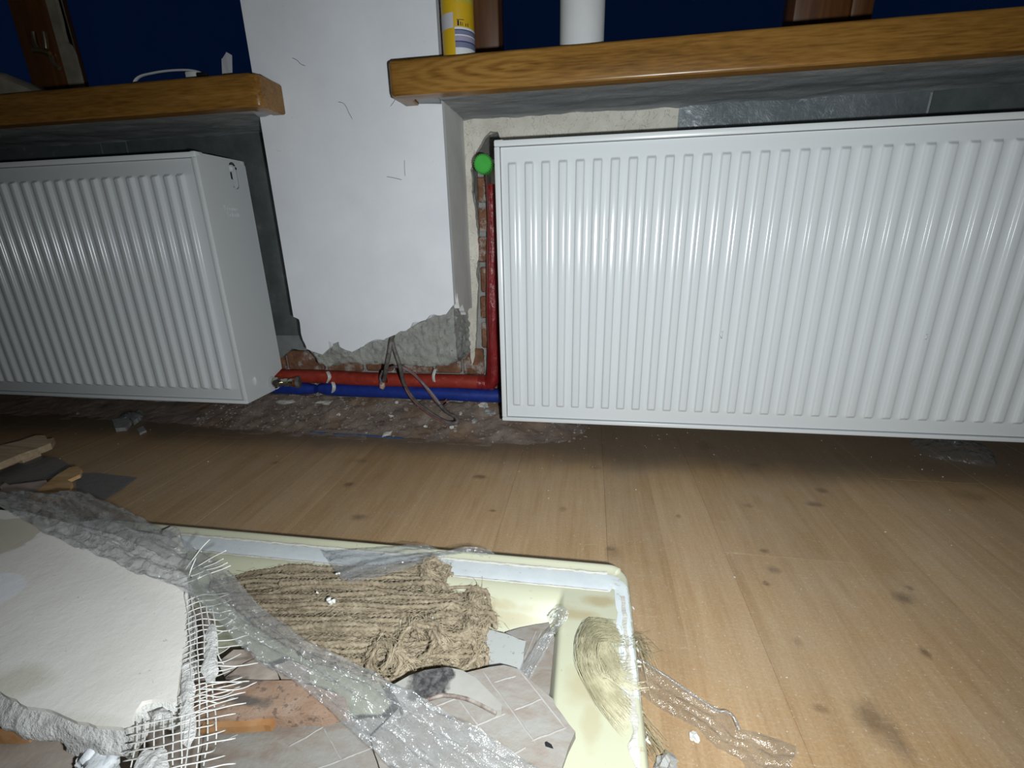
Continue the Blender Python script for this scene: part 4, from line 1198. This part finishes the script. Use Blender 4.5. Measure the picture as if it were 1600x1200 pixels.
# support under the slab: stacked broken boards
tile('grey board lying lowest in the tray under the plaster slab', [(-150, 900), (60, 870), (330, 960), (330, 1150), (200, 1330), (-150, 1330)], .055, .02, 'board', 41, step=.02, name='cement_board', cat='board')
tile('dusty brown board end below the broken slab edge at the lower left', [(-120, 1150), (60, 1150), (135, 1165), (165, 1205), (150, 1280), (-120, 1280)], .103, .045, 'board', 42, (0, .05), step=.012, amp=.004, name='broken_board', cat='board')
tile('orange wooden stick end under the slab at the left edge', [(-80, 1128), (0, 1132), (38, 1128), (52, 1138), (40, 1146), (0, 1148), (-80, 1150)], .1175, .012, 'terra_edge', 43, name='wooden_stick', cat='stick')
rt, _ = tile('small pile of foam scrap lying by the dark hole at the lower left', [(118, 1194), (128, 1176), (140, 1168), (152, 1165), (165, 1160), (176, 1168), (178, 1182), (172, 1200), (160, 1218), (130, 1235)], .120, .03, 'foam', 44, (0, 0), name='foam_scrap', cat='foam', amp=.004, step=.003)
for k_, (px, py, s_) in enumerate([(140, 1186, .010), (158, 1176, .009), (150, 1200, .011), (168, 1190, .008)]):
    vs, fs = rock_data(P(px, py, .120), s_, 70 + k_, 2, (1, .9, .7), .5); adopt(pyd('foam_tuft', vs, fs, 'foam', None, True), rt)
# large tile below, with its ribbed back up
tile('large broken tile lying face down at the bottom edge under the clear film', [(318, 1132), (420, 1130), (520, 1124), (640, 1120), (740, 1165), (770, 1260), (310, 1260)], .062, .009, 'tileback', 45, (0.02, 0), ridges=[((450, 1168), (505, 1136)), ((505, 1138), (533, 1186)), ((345, 1160), (372, 1148)), ((533, 1188), (600, 1160)), ((560, 1100 + 40), (640, 1210)), ((470, 1210), (533, 1188))])
for k, (ol, zz) in enumerate([([(352, 1058), (375, 1040), (400, 1028), (425, 1042), (436, 1060), (410, 1066)], .070), ([(428, 1040), (455, 1030), (482, 1045), (470, 1064), (440, 1062)], .068), ([(340, 1035), (365, 1015), (395, 1012), (398, 1028), (372, 1040), (350, 1056)], .064)]):
    tile(['grey mortar fragment with dark cracks left of the clear film', 'grey mortar fragment half under the clear film above the terracotta piece', 'brownish mortar fragment among the loose mesh ends'][k], ol, zz, .018, 'board', 47 + k, (0, .1 * (k - 1)), name='mortar_fragment', cat='mortar', amp=.003)
rt, onp = tile('scorched terracotta piece beside the mesh', [(300, 1068), (380, 1062), (470, 1064), (540, 1090), (545, 1112), (500, 1118), (430, 1119), (330, 1124), (300, 1124)], .080, .014, 'terracotta', 51, (0, 0), name='terracotta_piece', cat='terracotta')
ed = [onp(px, py) for px, py in ((318, 1124), (360, 1121), (395, 1120), (428, 1119))]
polyslab('orange_edge', ragged([p + Vector((0, .001, -.0035)) for p in ed] + [p + Vector((0, -.0065, -.0035)) for p in ed[::-1]], .006, .0012, 5), .008, 'terra_edge', rt, (0, 0, -1))
# tiles on the right of the tray
tile('white speckled tile fragment against the jute bundle', [(722, 992), (742, 979), (790, 990), (822, 1002), (818, 1030), (808, 1052), (745, 1055), (728, 1040)], .052, .008, 'tilewhite', 53, (.05, .05))
rt, onp = tile('pinkish tile fragment leaning in the tray corner', [(790, 988), (826, 978), (858, 972), (868, 1000), (872, 1075), (846, 1090), (815, 1070), (806, 1050), (822, 1004)], .036, .008, 'tileback', 54, (.05, .0), ridges=[((812, 1046), (838, 985)), ((820, 1050), (846, 985))])
rt, onp = tile('large grey tile fragment with pale grid lines, lying face down on the rim', [(735, 1049), (765, 1042), (787, 1039), (812, 1046), (838, 1070), (864, 1092), (868, 1102), (880, 1118), (899, 1143), (888, 1168), (876, 1215), (600, 1235), (580, 1150), (640, 1090), (700, 1060)], .078, .009, 'tileback', 55, (.02, .04),
   ridges=[((754, 1048), (836, 1160)), ((772, 1066), (806, 1056)), ((803, 1110), (848, 1092)), ((740, 1135), (790, 1115)), ((830, 1158), (886, 1136)), ((680, 1104), (716, 1090)), ((716, 1092), (748, 1134)), ((748, 1134), (775, 1170)), ((800, 1180), (822, 1168)), ((812, 1048), (884, 1138))])
sp2 = [onp(858, 1165)]
vs, fs = rock_data((0, 0, 0), .004, 5, 1, (1.3, .6, .12)); o = pyd('dark_spot', [v + sp2[0] + Vector((0, 0, .0005)) for v in vs], fs, 'dark'); adopt(o, rt)
rt, onp = tile('curved pale shard with a dark speckled patch lying on the grey tile', [(610, 1072), (640, 1055), (664, 1047), (698, 1042), (722, 1047), (742, 1058), (762, 1078), (784, 1100), (784, 1109), (774, 1110), (752, 1098), (730, 1088), (708, 1083), (690, 1082), (672, 1086), (655, 1095), (630, 1110)], .097, .007, 'shard', 56, (-.05, .03), name='ceramic_shard', cat='shard', amp=.0006)
ed = [onp(px, py) for px, py in ((662, 1091), (690, 1083), (710, 1084), (732, 1089), (752, 1098), (776, 1110))]
tube('broken_edge', smooth_path([p + Vector((0, -.0002, -.0026)) for p in ed], 40), .0022, 'shard_edge', rt, 8)

# ---- jute bundle
jb = thing('jute_bundle', 'frayed bundle of brown jute yarns in the shower tray', 'jute', P(560, 960, .03))
RJ = random.Random(21)
def jz(px, py):
    # rounded upper surface of the bundle
    u = (px - 350) / 400.; return .064 + .016 * math.sin(math.pi * max(0, min(1, u)))
allpaths = []
NJ = 40
def yarn(pth, r0, seed, n=130):
    sp3 = smooth_path(pth, n)
    sp3 = [Vector(p) + noise.noise_vector(Vector(p) * 45 + Vector((seed, 0, 0))) * .0022 for p in sp3]
    sp3 = [Vector((p.x, p.y, max(p.z, tray_z(p.x, p.y) + r0 * .9))) for p in sp3]
    rad = [r0 * (.45 if j_ in (0, n - 1) else 1 + .16 * noise.noise(Vector((j_ * .15, seed, 0)))) for j_ in range(n)]
    tube('yarn', sp3, rad, 'jute', jb, 8, auto=None, twist=950, ridge=.26, lobes=2)
    allpaths.append((sp3, r0))
def jpath(v, u):
    """bundle surface: v across the bundle, u along it, in photo points"""
    sx0 = 318 + 150 * v + (60 * (v - .55) if v > .55 else 0); sy0 = 906 + 128 * v
    if v < .22: ex = 672 + 80 * v; ey = 888 + 120 * v
    else: ex = 712 + 34 * math.sin(v * 3.0); ey = 890 + 160 * v
    px = sx0 + (ex - sx0) * u
    py = sy0 + (ey - sy0) * u + 24 * math.sin(math.pi * u) * (v - .40) - 4 * math.sin(2 * math.pi * u) * (1 - v)
    return px, py
for layer in range(3):
    for i in range(NJ if layer else NJ - 4):
        v = (i + .5 + RJ.uniform(-.4, .4)) / NJ
        dv = RJ.gauss(0, .05); ph = RJ.uniform(0, 6.28); am = RJ.uniform(.008, .03)
        u0 = 0.0 if RJ.random() < .6 else RJ.uniform(0, .35); u1 = RJ.uniform(.9, 1.06)
        zof = -.008 * layer + RJ.uniform(-.005, .006); pth = []; m = 10
        for k in range(m + 1):
            u = u0 + (u1 - u0) * k / m
            vv_ = max(0.07, min(1.0, v + dv * math.sin(2.2 * u + ph) + am * math.sin(9 * u + ph)))
            px, py = jpath(vv_, u)
            drop = .020 * (abs(vv_ - .5) * 2) ** 3
            lump = .006 * noise.noise(Vector((px * .018, py * .03, 3)))
            pth.append(P(px, py, jz(px, py) + zof - drop + lump))
        q = pth[-1]
        if RJ.random() < .6:
            pth.append(q + Vector((.010, RJ.uniform(-.014, .008), -.006))); pth.append(q + Vector((RJ.uniform(-.012, .012), RJ.uniform(-.024, .002), -.016)))
        else: pth.append(q + Vector((.010, RJ.uniform(-.010, .006), -.012)))
        yarn(pth, RJ.uniform(.0024, .0036), i + 50 * layer)
# matted knots of yarn at the right and lower end
for i, (px, py, z, sz_) in enumerate([(698, 990, .072, .026), (716, 1028, .060, .022), (655, 1012, .078, .024), (600, 1042, .078, .020), (676, 902, .070, .014), (738, 958, .058, .008), (722, 1000, .064, .018)]):
    c0 = P(px, py, z - .002)
    for k in range(6):
        pth = []; a0 = RJ.uniform(0, 6.28)
        for m in range(8):
            th = a0 + m * (.62 if k % 2 else -.55); rr = sz_ * (.45 + .55 * abs(math.sin(m * .6 + k)))
            pth.append(c0 + Vector((rr * math.cos(th), rr * .85 * math.sin(th), .010 * math.cos(m * .7 + k) + .0025 * k)))
        yarn(pth, RJ.uniform(.0022, .0032), 200 + i * 7 + k, 90)
mbz = MB()
for i in range(20000):
    sp3, r0 = RJ.choice(allpaths); j = RJ.randrange(1, len(sp3) - 1); c0 = Vector(sp3[j])
    tg = (Vector(sp3[j + 1]) - Vector(sp3[j - 1])).normalized()
    d = Vector((RJ.gauss(0, 1), RJ.gauss(0, 1), RJ.gauss(.5, .8))).normalized()
    side = (d - tg * d.dot(tg)).normalized()
    L = RJ.uniform(.004, .016) if RJ.random() < .93 else RJ.uniform(.016, .03)
    p0 = c0 + side * r0 * .9; p1 = p0 + side * L * .30 + tg * L * .5 * RJ.choice((-1, 1)); p2 = p1 + side * L * .22 * RJ.uniform(-.6, 1) + tg * L * .5 * RJ.choice((-1, 1)) * RJ.random() + Vector((0, 0, -.001))
    w = RJ.uniform(.00012, .00028)
    mbz.add(*tube_data([p0, p1, p2], [w * 1.2, w, w * .5], 3, caps=False))
o = mbz.build('loose_fibres', 'jute_fibre'); adopt(o, jb); o['kind'] = 'stuff'
RJ2 = random.Random(2)
for i, (px, py, s) in enumerate([(516, 942, .0042), (527, 898, .0026), (497, 926, .002), (676, 967, .0018)]):
    p = P(px, py, jz(px, py) + .010)
    bmx = MB()
    for k in range(4 if i == 0 else 2): bmx.add(*rock_data((RJ2.uniform(-s, s) * .8, RJ2.uniform(-s, s) * .8, RJ2.uniform(0, s)), s * .75, i * 5 + k, 1, (1, 1, .9)))
    o = bmx.build('plaster_crumb', 'white', None, True); o.location = p
    tag(o, ['largest white crumb cluster on top of the jute bundle', 'white crumb at the upper edge of the jute bundle by the plastic strip', 'upright white crumb on the jute bundle left of the crumb cluster', 'tiny white crumb on the right part of the jute bundle'][i], 'crumb')

# ---- plaster slab with reinforcing mesh
so_ = [(-140, 785), (40, 800), (110, 818), (180, 836), (240, 862), (292, 900), (294, 950), (290, 975), (292, 1000), (284, 1030), (280, 1060), (276, 1092), (250, 1092), (222, 1096), (212, 1110), (200, 1139), (176, 1135), (150, 1134), (138, 1129), (120, 1127), (100, 1118), (80, 1109), (60, 1106), (42, 1104), (25, 1092), (8, 1086), (0, 1080), (-140, 1060)]
SZT = .150
sc_ = P(120, 980, SZT)
sl = thing('plaster_slab', 'large broken slab of pale plaster with mesh sticking out, lying on the debris', 'plaster slab', (sc_.x, sc_.y, SZT - .03))
spts = ragged([P(px, py, SZT) for px, py in so_], .006, .0012, 61, keep=(0, 26, 27))
polyslab('plaster_skim', spts, .004, 'slab', sl, (0, 0, -1))
# thicker broken core, sloping outwards towards the camera
bm = bmesh.new(); rows = []
cen = sum(spts, Vector()) / len(spts); nS = len(spts)
for k in range(9):
    u = k / 8; row = []
    for p in spts:
        out = (Vector((p.x, p.y, 0)) - Vector((cen.x, cen.y, 0))).normalized()
        near = max(0., -out.y)
        off = (.004 + .012 * near) * math.sin(u * 2.2) - .003
        q = Vector((p.x, p.y, SZT - .0035 - .024 * u)) + out * off
        q += noise.noise_vector(q * 85) * .0045 * (0.3 + u)
        row.append(bm.verts.new(q))
    rows.append(row)
for k in range(8):
    for i in range(nS): bm.faces.new((rows[k][i], rows[k][(i + 1) % nS], rows[k + 1][(i + 1) % nS], rows[k + 1][i]))
bm.faces.new(rows[-1]); bmesh.ops.triangulate(bm, faces=[f for f in bm.faces if len(f.verts) > 4])
adopt(bmo('broken_core', bm, 'slab_break', None, True, 50), sl)
# mesh: lengthwise strands and crosswise strands
def strand(mb_, pts, r=.0007, n=26, amp=.0012, seed=0):
    q = smooth_path([P(*p) for p in pts], n)
    q = [Vector(v) + noise.noise_vector(Vector(v) * 60 + Vector((seed, 0, 0))) * amp for v in q]
    mb_.add(*tube_data(q, r, 5))
lw_ = MB(); cw_ = MB()
zt = SZT + .0015
for i, (pts) in enumerate([
    [(288, 925, zt), (293, 960, zt), (297, 1010, zt), (299, 1060, zt), (298, 1120, zt), (290, 1210, zt)],
    [(299, 928, zt), (305, 970, zt), (309, 1020, zt), (311, 1060, zt), (312, 1120, zt - .005), (306, 1210, zt - .008)],
    [(311, 934, zt), (317, 980, zt), (320, 1030, zt - .002), (322, 1080, zt - .006), (325, 1130, zt - .012), (318, 1210, zt - .02)],
    [(322, 942, zt - .002), (328, 985, zt - .004), (331, 1030, zt - .008), (333, 1085, zt - .014), (338, 1140, zt - .02), (336, 1165, zt - .024)],
    [(332, 948, zt - .006), (338, 990, zt - .010), (341, 1020, zt - .014), (350, 1038, zt - .016)],
    [(214, 1130, zt), (212, 1165, zt - .004), (204, 1205, zt - .01)], [(227, 1126, zt), (227, 1165, zt - .004), (222, 1210, zt - .01)],
    [(241, 1122, zt), (241, 1165, zt - .003), (238, 1210, zt - .01)], [(255, 1118, zt), (256, 1160, zt - .003), (254, 1210, zt - .01)], [(268, 1112, zt), (270, 1160, zt - .002), (270, 1210, zt - .01)], [(282, 1100, zt), (284, 1160, zt), (282, 1210, zt - .006)]]):
    strand(lw_, pts, .0006, 34, .0009, i)
# crosswise, fanning out to the right
for i in range(19):
    y0 = 934 + i * 9.2; tilt = -.28 - .1 * math.sin(i)
    reach = 84 + 22 * math.sin(i * 1.7) + (12 if i > 9 else 0)
    if i < 7: reach = 70 + 3 * i
    pts = [(286 + (4 if i < 8 else 0), y0 + 6, zt), (315, y0 + 1 - 5, zt - .001), (286 + reach * .7, y0 - 4 + tilt * 30 + 8, zt - .012), (286 + reach, y0 - 16 + (8 if i % 3 == 0 else 0), zt - .024)]
    strand(cw_, pts, .00055, 22, .0012, 20 + i)
for i in range(9):
    y0 = 1112 + i * 13
    pts = [(196 + 4 * math.sin(i), y0 + 26, zt - .001 * i), (240, y0 + 17, zt), (290, y0 + 5, zt), (330, y0 - 3, zt - .008), (352 + 18 * math.sin(i * 2.1), y0 - 10, zt - .018)]
    strand(cw_, pts, .00055, 26, .0009, 50 + i)
for i in range(6):
    y0 = 1084 + i * 8
    strand(cw_, [(272 + 6, y0 + 6, zt + .0004), (300, y0 - 2, zt), (325, y0 - 12, zt - .006), (378 + 12 * math.sin(i * 3), y0 - 26, zt - .02)], .00055, 22, .001, 70 + i)
# loose ends above the film
zu = .170
for i, pts in enumerate([[(290, 890, zu - .02), (312, 860, zu - .004), (328, 843, zu + .004)], [(295, 893, zu - .02), (330, 872, zu - .008), (353, 860, zu)], [(310, 890, zu - .02), (335, 880, zu - .012), (349, 873, zu - .006)], [(316, 892, zu - .02), (340, 886, zu - .014), (356, 879, zu - .01)], [(322, 898, zu - .02), (345, 890, zu - .016), (360, 884, zu - .014)], [(296, 900, zu - .02), (300, 885, zu - .01), (306, 872, zu - .006)],
                      [(282, 905, zt), (300, 900, zt), (318, 893, zt)], [(284, 912, zt), (302, 907, zt), (322, 898, zt)]]):
    strand(cw_, pts, .0007, 16, .0006, 90 + i)
lw_.build('lengthwise_strands', 'mesh', sl, True)
cw_.build('crosswise_strands', 'mesh', sl, True)
# plaster still clinging to the mesh
for i, ol in enumerate([[(322, 985), (331, 972), (338, 980), (340, 1000), (338, 1020), (342, 1045), (336, 1062), (322, 1068), (314, 1050), (318, 1020)], [(284, 1040), (298, 1030), (304, 1060), (303, 1100), (306, 1140), (296, 1170), (284, 1160), (280, 1100)], [(208, 1196), (220, 1172), (250, 1166), (262, 1180), (262, 1215), (210, 1225)], [(232, 1112), (256, 1104), (270, 1112), (262, 1124), (240, 1124)]]):
    pp_ = ragged([P(px, py, zt) for px, py in ol], .0025, .0020, 80 + i); cc_ = sum(pp_, Vector()) / len(pp_)
    bm = bmesh.new(); rws = []
    for k in range(6):
        f_ = 1 - k / 6
        rws.append([bm.verts.new(cc_.lerp(p, f_) + Vector((0, 0, .0028 * (1 - f_ ** 2) - .0012 + .0022 * noise.noise(cc_.lerp(p, f_) * 130)))) for p in pp_])
    top_ = bm.verts.new(cc_ + Vector((0, 0, .002)))
    for k in range(5):
        for j in range(len(pp_)): bm.faces.new((rws[k][j], rws[k][(j + 1) % len(pp_)], rws[k + 1][(j + 1) % len(pp_)], rws[k + 1][j]))
    for j in range(len(pp_)): bm.faces.new((rws[5][j], rws[5][(j + 1) % len(pp_)], top_))
    adopt(bmo('clinging_plaster', bm, 'slab_break', None, True), sl)

# ---- clear films
def ribbon(name, upper, lower, label, mat='film', nu=180, nv=26, amp=.006, fold=.004, seed=1, thick=0., cat='plastic film', wl=18):
    U = smooth_path([P(*p) for p in upper], nu); L = smooth_path([P(*p) for p in lower], nu)
    vs = []; fs = []; s = 0.
    for i in range(nu):
        a_, b2 = Vector(U[i]), Vector(L[i])
        if i: s += ((a_ + b2) / 2 - (Vector(U[i - 1]) + Vector(L[i - 1])) / 2).length
        for k in range(nv + 1):
            v = k / nv; p = a_.lerp(b2, v)
            w = (a_ - b2).length
            h = fold * math.sin(v * wl + 2.5 * noise.noise(Vector((s * 9, v * 1.5, seed)))) * (1 - abs(2 * v - 1) ** 4)
            q = Vector((s * 30, v * w * 75, seed * 3.7))
            rg = 1 - abs(noise.noise(q)) * 2
            rg2 = 1 - abs(noise.noise(q * 2.3 + Vector((5, 1, 0)))) * 2
            h += amp * (.6 * rg + .4 * rg2 - .4)
            vs.append(p + Vector((noise.noise(q * .8) * .0015, noise.noise(q * .8 + Vector((9, 0, 0))) * .0015, h)))
    m = nv + 1
    for i in range(nu - 1):
        for k in range(nv): fs.append((i * m + k, i * m + k + 1, (i + 1) * m + k + 1, (i + 1) * m + k))
    o = pyd(name, vs, fs, mat, None, True)
    return tag(o, label, cat)
zf = .158
ribbon('plastic_film', [(95, 772, .115), (130, 771, .125), (215, 806, .158), (285, 845, .160), (345, 880, .148), (395, 935, .134), (470, 995, .125), (560, 1040, .122), (640, 1080, .122), (720, 1125, .118), (800, 1175, .112), (880, 1225, .108)],
       [(-60, 770, .172), (10, 797, .168), (75, 836, .164), (150, 866, .163), (222, 899, .163), (292, 926, .161), (345, 975, .146), (395, 1028, .128), (455, 1065, .112), (520, 1115, .104), (575, 1165, .10), (640, 1230, .098)],
       'long crumpled strip of clear plastic film lying across the debris', 'film', 300, 56, .0062, .0030, 2, wl=20)
ribbon('plastic_film', [(503, 880 - 20, .086), (520, 862, .084), (590, 856, .078), (640, 851, .07), (668, 853, .066), (690, 860, .062)], [(535, 908, .088), (560, 898, .085), (600, 886, .08), (640, 876, .074), (668, 868, .068), (690, 866, .062)], 'clear plastic strip folded over the far rim of the shower tray, lower layer', 'film', 70, 12, .003, .0015, 4)
ribbon('plastic_film', [(530, 895, .092), (570, 880, .088), (620, 870, .082), (680, 864, .074), (730, 854, .070), (760, 858, .064), (786, 872, .055)], [(548, 912, .092), (590, 903, .090), (640, 888, .084), (690, 872, .076), (725, 866, .072), (752, 868, .068), (786, 874, .055)], 'clear plastic strip twisted along the far rim of the shower tray, upper layer', 'film', 80, 12, .003, .002, 6)
ribbon('plastic_film', [(862, 962, .070), (876, 946, .076), (889, 955, .075), (884, 972, .068), (866, 992, .055), (846, 1030, .052), (828, 1062, .05)], [(858, 968, .068), (864, 972, .07), (868, 976, .07), (858, 985, .062), (844, 1000, .052), (824, 1028, .050), (808, 1050, .05)], 'short clear plastic twist hanging over the inner edge of the tray at its right corner', 'film', 60, 10, .003, .002, 8)
tape_o = ribbon('plastic_tape', [(975, 1014, .056), (992, 1022, .030), (1012, 1036, .010), (1050, 1065, .006), (1100, 1096, .006), (1135, 1113, .007), (1152, 1138, .010), (1190, 1147, .008), (1225, 1160, .010), (1247, 1168, .014)], [(975, 1045, .050), (986, 1066, .018), (1012, 1094, .004), (1050, 1118, .004), (1088, 1136, .004), (1112, 1160, .004), (1140, 1178, .004), (1160, 1190, .005), (1175, 1215, .006), (1232, 1215, .010)], 'clear plastic strip trailing from the tray across the floor boards', 'film_thin', 150, 22, .0026, .0012, 10)
ed1 = smooth_path([P(*p) for p in [(980, 1016, .052), (1000, 1030, .022), (1040, 1056, .009), (1090, 1090, .009), (1120, 1110, .010), (1135, 1112, .014), (1146, 1120, .014), (1156, 1140, .010)]], 60)
vs, fs = tube_data(ed1, .0030, 7, flat=.5, ridge=.2, lobes=3, twist=90); adopt(pyd('rolled_edge', vs, fs, 'film', None, True), tape_o)
def clump(label, px, py, z, rx, ry, h, seed, mat='film'):
    c0 = P(px, py, z); vs = []; fs = []; n = 44
    for i in range(n + 1):
        for k in range(n + 1):
            u = 2 * i / n - 1; v = 2 * k / n - 1; r = math.hypot(u, v)
            q = Vector((u * 3.2, v * 3.2, seed))
            rg = 1 - abs(noise.noise(q)) * 2; rg2 = 1 - abs(noise.noise(q * 2.4)) * 2
            z_ = max(.001, h * max(0, 1 - r * r) ** .5 * (.45 + .4 * rg + .25 * rg2))
            e = 1 + .25 * noise.noise(Vector((math.atan2(v, u) * 1.3, seed, 0)))
            if r > 1: u, v = u / r, v / r
            vs.append((c0.x + u * rx * e, c0.y + v * ry * e, z_))
    for i in range(n):
        for k in range(n): fs.append((i * (n + 1) + k, (i + 1) * (n + 1) + k, (i + 1) * (n + 1) + k + 1, i * (n + 1) + k + 1))
    tag(pyd('plastic_clump', vs, fs, mat, None, True), label, 'plastic film')
M['film_dark'] = film('clear crumpled plastic', .07, (.5, .5, .5), 45, .8, .6, .12)
clump('crumpled clear plastic on the floor under the right radiator', 1490, 706, .0, .075, .07, .03, 3, 'film_dark')
clump('crumpled clear plastic beside a grey chip under the left radiator', 207, 657, .0, .035, .03, .028, 7, 'film_dark')
def chunk_slab(label, ol, z, th, mat, seed, name='mortar_fragment', cat='mortar', slope=(0, 0)):
    return tile(label, ol, z, th, mat, seed, slope, name=name, cat=cat, amp=.002)
chunk_slab('grey flat chip on the floor under the left radiator', [(174, 655), (197, 652), (205, 658), (196, 668), (180, 669)], .012, .011, 'chipgrey', 91)
chunk_slab('small upright grey splinter on the floor under the left radiator', [(203, 652), (216, 640), (222, 642), (218, 650), (208, 658)], .016, .014, 'chipgrey', 92)
chunk_slab('small grey crumb right of the flat chip under the left radiator', [(213, 670), (224, 665), (228, 672), (218, 677)], .007, .006, 'chipgrey', 93)

# ---- flax tuft on the tray flange
ft = thing('flax_tuft', 'blond tuft of flax fibres lying on the right flange of the tray', 'flax', P(930, 1030, .062))
mbh = MB(); RF = random.Random(4)
core = [(992, 1003, .064), (965, 990, .068), (940, 984, .074), (922, 995, .076), (917, 1020, .074), (925, 1050, .071), (945, 1080, .068), (970, 1108, .066), (995, 1135, .058)]
for i in range(620):
    off = RF.gauss(0, 1); off = max(-2, min(2, off)); pts = []
    end = RF.uniform(.6, 1.0) if RF.random() < .8 else 1.0; beg = RF.uniform(0, .25)
    dx = RF.gauss(0, 5); dy = RF.gauss(0, 5)
    for k, (px, py, z) in enumerate(core):
        u = k / 8
        if u < beg or u > end + .01: continue
        sp4 = 7.5 * (.9 + abs(u - .45) * 2.1)
        zz = z + abs(RF.gauss(0, .003)) * (1 - abs(u - .45)) - .003
        nx_ = -1 if u < .5 else 1
        pts.append(P(px + off * sp4 * (.9 if .2 < u < .7 else .35) + RF.gauss(0, 1.4) + dx * .4, py + off * sp4 * (.25 if .3 < u < .7 else -.9 if u >= .7 else .8) + RF.gauss(0, 1.4) + dy * .4, max(zz, TZ + .003 if px < 985 else .03)))
    if len(pts) > 2:
        w = RF.uniform(.00012, .00024)
        mbh.add(*tube_data(smooth_path(pts, 12), w, 3, caps=False))
for i in range(150):   # ends hanging over the edge to the boards
    px, py, z = (RF.uniform(960, 985), RF.uniform(1085, 1120), .066) if i % 2 else (RF.uniform(968, 990), RF.uniform(992, 1012), .066)
    ln = RF.uniform(.3, 1.0)
    if i % 2: p2 = (px + 35 * ln, py + 38 * ln + RF.gauss(0, 5)); p3 = (px + 75 * ln, py + 95 * ln + RF.gauss(0, 10))
    else: p2 = (px + 25 * ln, py + 8 * ln + RF.gauss(0, 10)); p3 = (px + 50 * ln, py + (60 if RF.random() < .4 else 25) * ln + RF.gauss(0, 14))
    mbh.add(*tube_data(smooth_path([P(px, py, z), P(*p2, .045), P(*p3, .012)], 9), RF.uniform(.00012, .00022), 3, caps=False))
for i in range(260):   # loose fan filling the inside of the curl
    a0 = RF.random(); px0 = 925 + 22 * a0 + RF.gauss(0, 3); py0 = 985 + 8 * a0 + RF.gauss(0, 4); ln = RF.uniform(.35, 1.)
    mbh.add(*tube_data(smooth_path([P(px0, py0, .072), P(px0 + 8 * ln + RF.gauss(0, 4), py0 + 32 * ln, .069), P(px0 + (22 + 20 * a0) * ln + RF.gauss(0, 6), py0 + (70 + 15 * a0) * ln, .066), P(px0 + (42 + 22 * a0) * ln + RF.gauss(0, 7), py0 + (104 - 20 * a0) * ln, .065)], 12), RF.uniform(.0001, .0002), 3, caps=False))
for i in range(70):    # curly wisps left of the tuft
    px, py = RF.uniform(905, 975), RF.uniform(985, 1060)
    a0 = RF.uniform(0, 6.28)
    mbh.add(*tube_data(smooth_path([P(px + 7 * math.cos(a0 + k * .8), py + 9 * math.sin(a0 + k * .8), .066) for k in range(5)], 10), .00012, 3, caps=False))
o = mbh.build('fibres', 'flax'); adopt(o, ft); o['kind'] = 'stuff'

# ---- wood pieces and sheets at the left
rt, onp = tile('pale broken wooden lath lying on the floor at the left edge', [(-90, 716), (0, 696), (30, 689), (56, 680), (70, 680), (74, 686), (84, 684), (79, 692), (68, 697), (30, 710), (0, 723), (-90, 752)], .040, .016, 'lath', 95, (0, 0), name='wooden_lath', cat='wood', amp=.001, step=.02)
tube('split_edge', [onp(-80, 735) + Vector((0, -.002, -.004)), onp(0, 719) + Vector((0, -.002, -.004)), onp(60, 697) + Vector((0, -.002, -.004))], .004, 'lath_orange', rt, 6)
box('batten', rt.location.x - .05, rt.location.x + .03, rt.location.y - .02, rt.location.y + .02, 0.0005, rt.location.z - .0005, 'lath', rt)
rt, onp = tile('pinkish splintered board with a split orange end at the left edge', [(-80, 778), (0, 772), (2, 758), (8, 754), (14, 758), (60, 752), (72, 750), (66, 766), (50, 774), (44, 784), (30, 782), (-80, 800)], .055, .012, 'pinkboard', 96, (.0, .0), name='splintered_board', cat='wood', amp=.002)
polyslab('split_end', ragged([onp(px, py) + Vector((0, 0, .0012 + .0002 * (px - 44))) for px, py in ((42, 784), (50, 773), (66, 765), (90, 750), (112, 740), (125, 740), (132, 746), (129, 754), (109, 760), (117, 765), (114, 772), (107, 784), (70, 786))], .006, .0015, 3), .007, 'lath_orange', rt, (0, 0, -1))
box('batten', rt.location.x - .06, rt.location.x + .02, rt.location.y - .03, rt.location.y + .02, .0005, rt.location.z - .0005, 'pinkboard', rt)
tag(polyslab('grey_sheet', ragged([P(px, py, .010 + .0) for px, py in ((-60, 762), (0, 738), (30, 722), (62, 711), (92, 716), (112, 728), (122, 740), (60, 752), (0, 772), (-60, 790))], .03, .002, 7), .0015, 'film_grey', None, (0, 0, -1)), 'grey plastic sheet on the floor between the lath and the splintered board', 'plastic sheet')
tag(polyslab('grey_sheet', ragged([P(px, py, .003) for px, py in ((118, 740), (150, 738), (180, 742), (214, 746), (190, 764), (164, 780), (120, 772))], .03, .001, 8), .0015, 'film_grey', None, (0, 0, -1)), 'flat grey plastic scrap on the dark floor right of the splintered board', 'plastic sheet')
# lump of plaster at the slab's far corner
chunk_slab('whitish crumbly lump at the far edge of the tray beside the clear film', [(255, 828), (268, 822), (280, 826), (281, 836), (268, 842), (252, 838)], .085, .026, 'sealant', 97, name='plaster_lump', cat='plaster')
chunk_slab('beige plaster remnant under the clear film at the far side of the slab', [(108, 816), (150, 812), (190, 818), (215, 830), (260, 838), (290, 858), (250, 862), (180, 850), (120, 832)], .115, .03, 'chip', 98, name='plaster_remnant', cat='plaster')
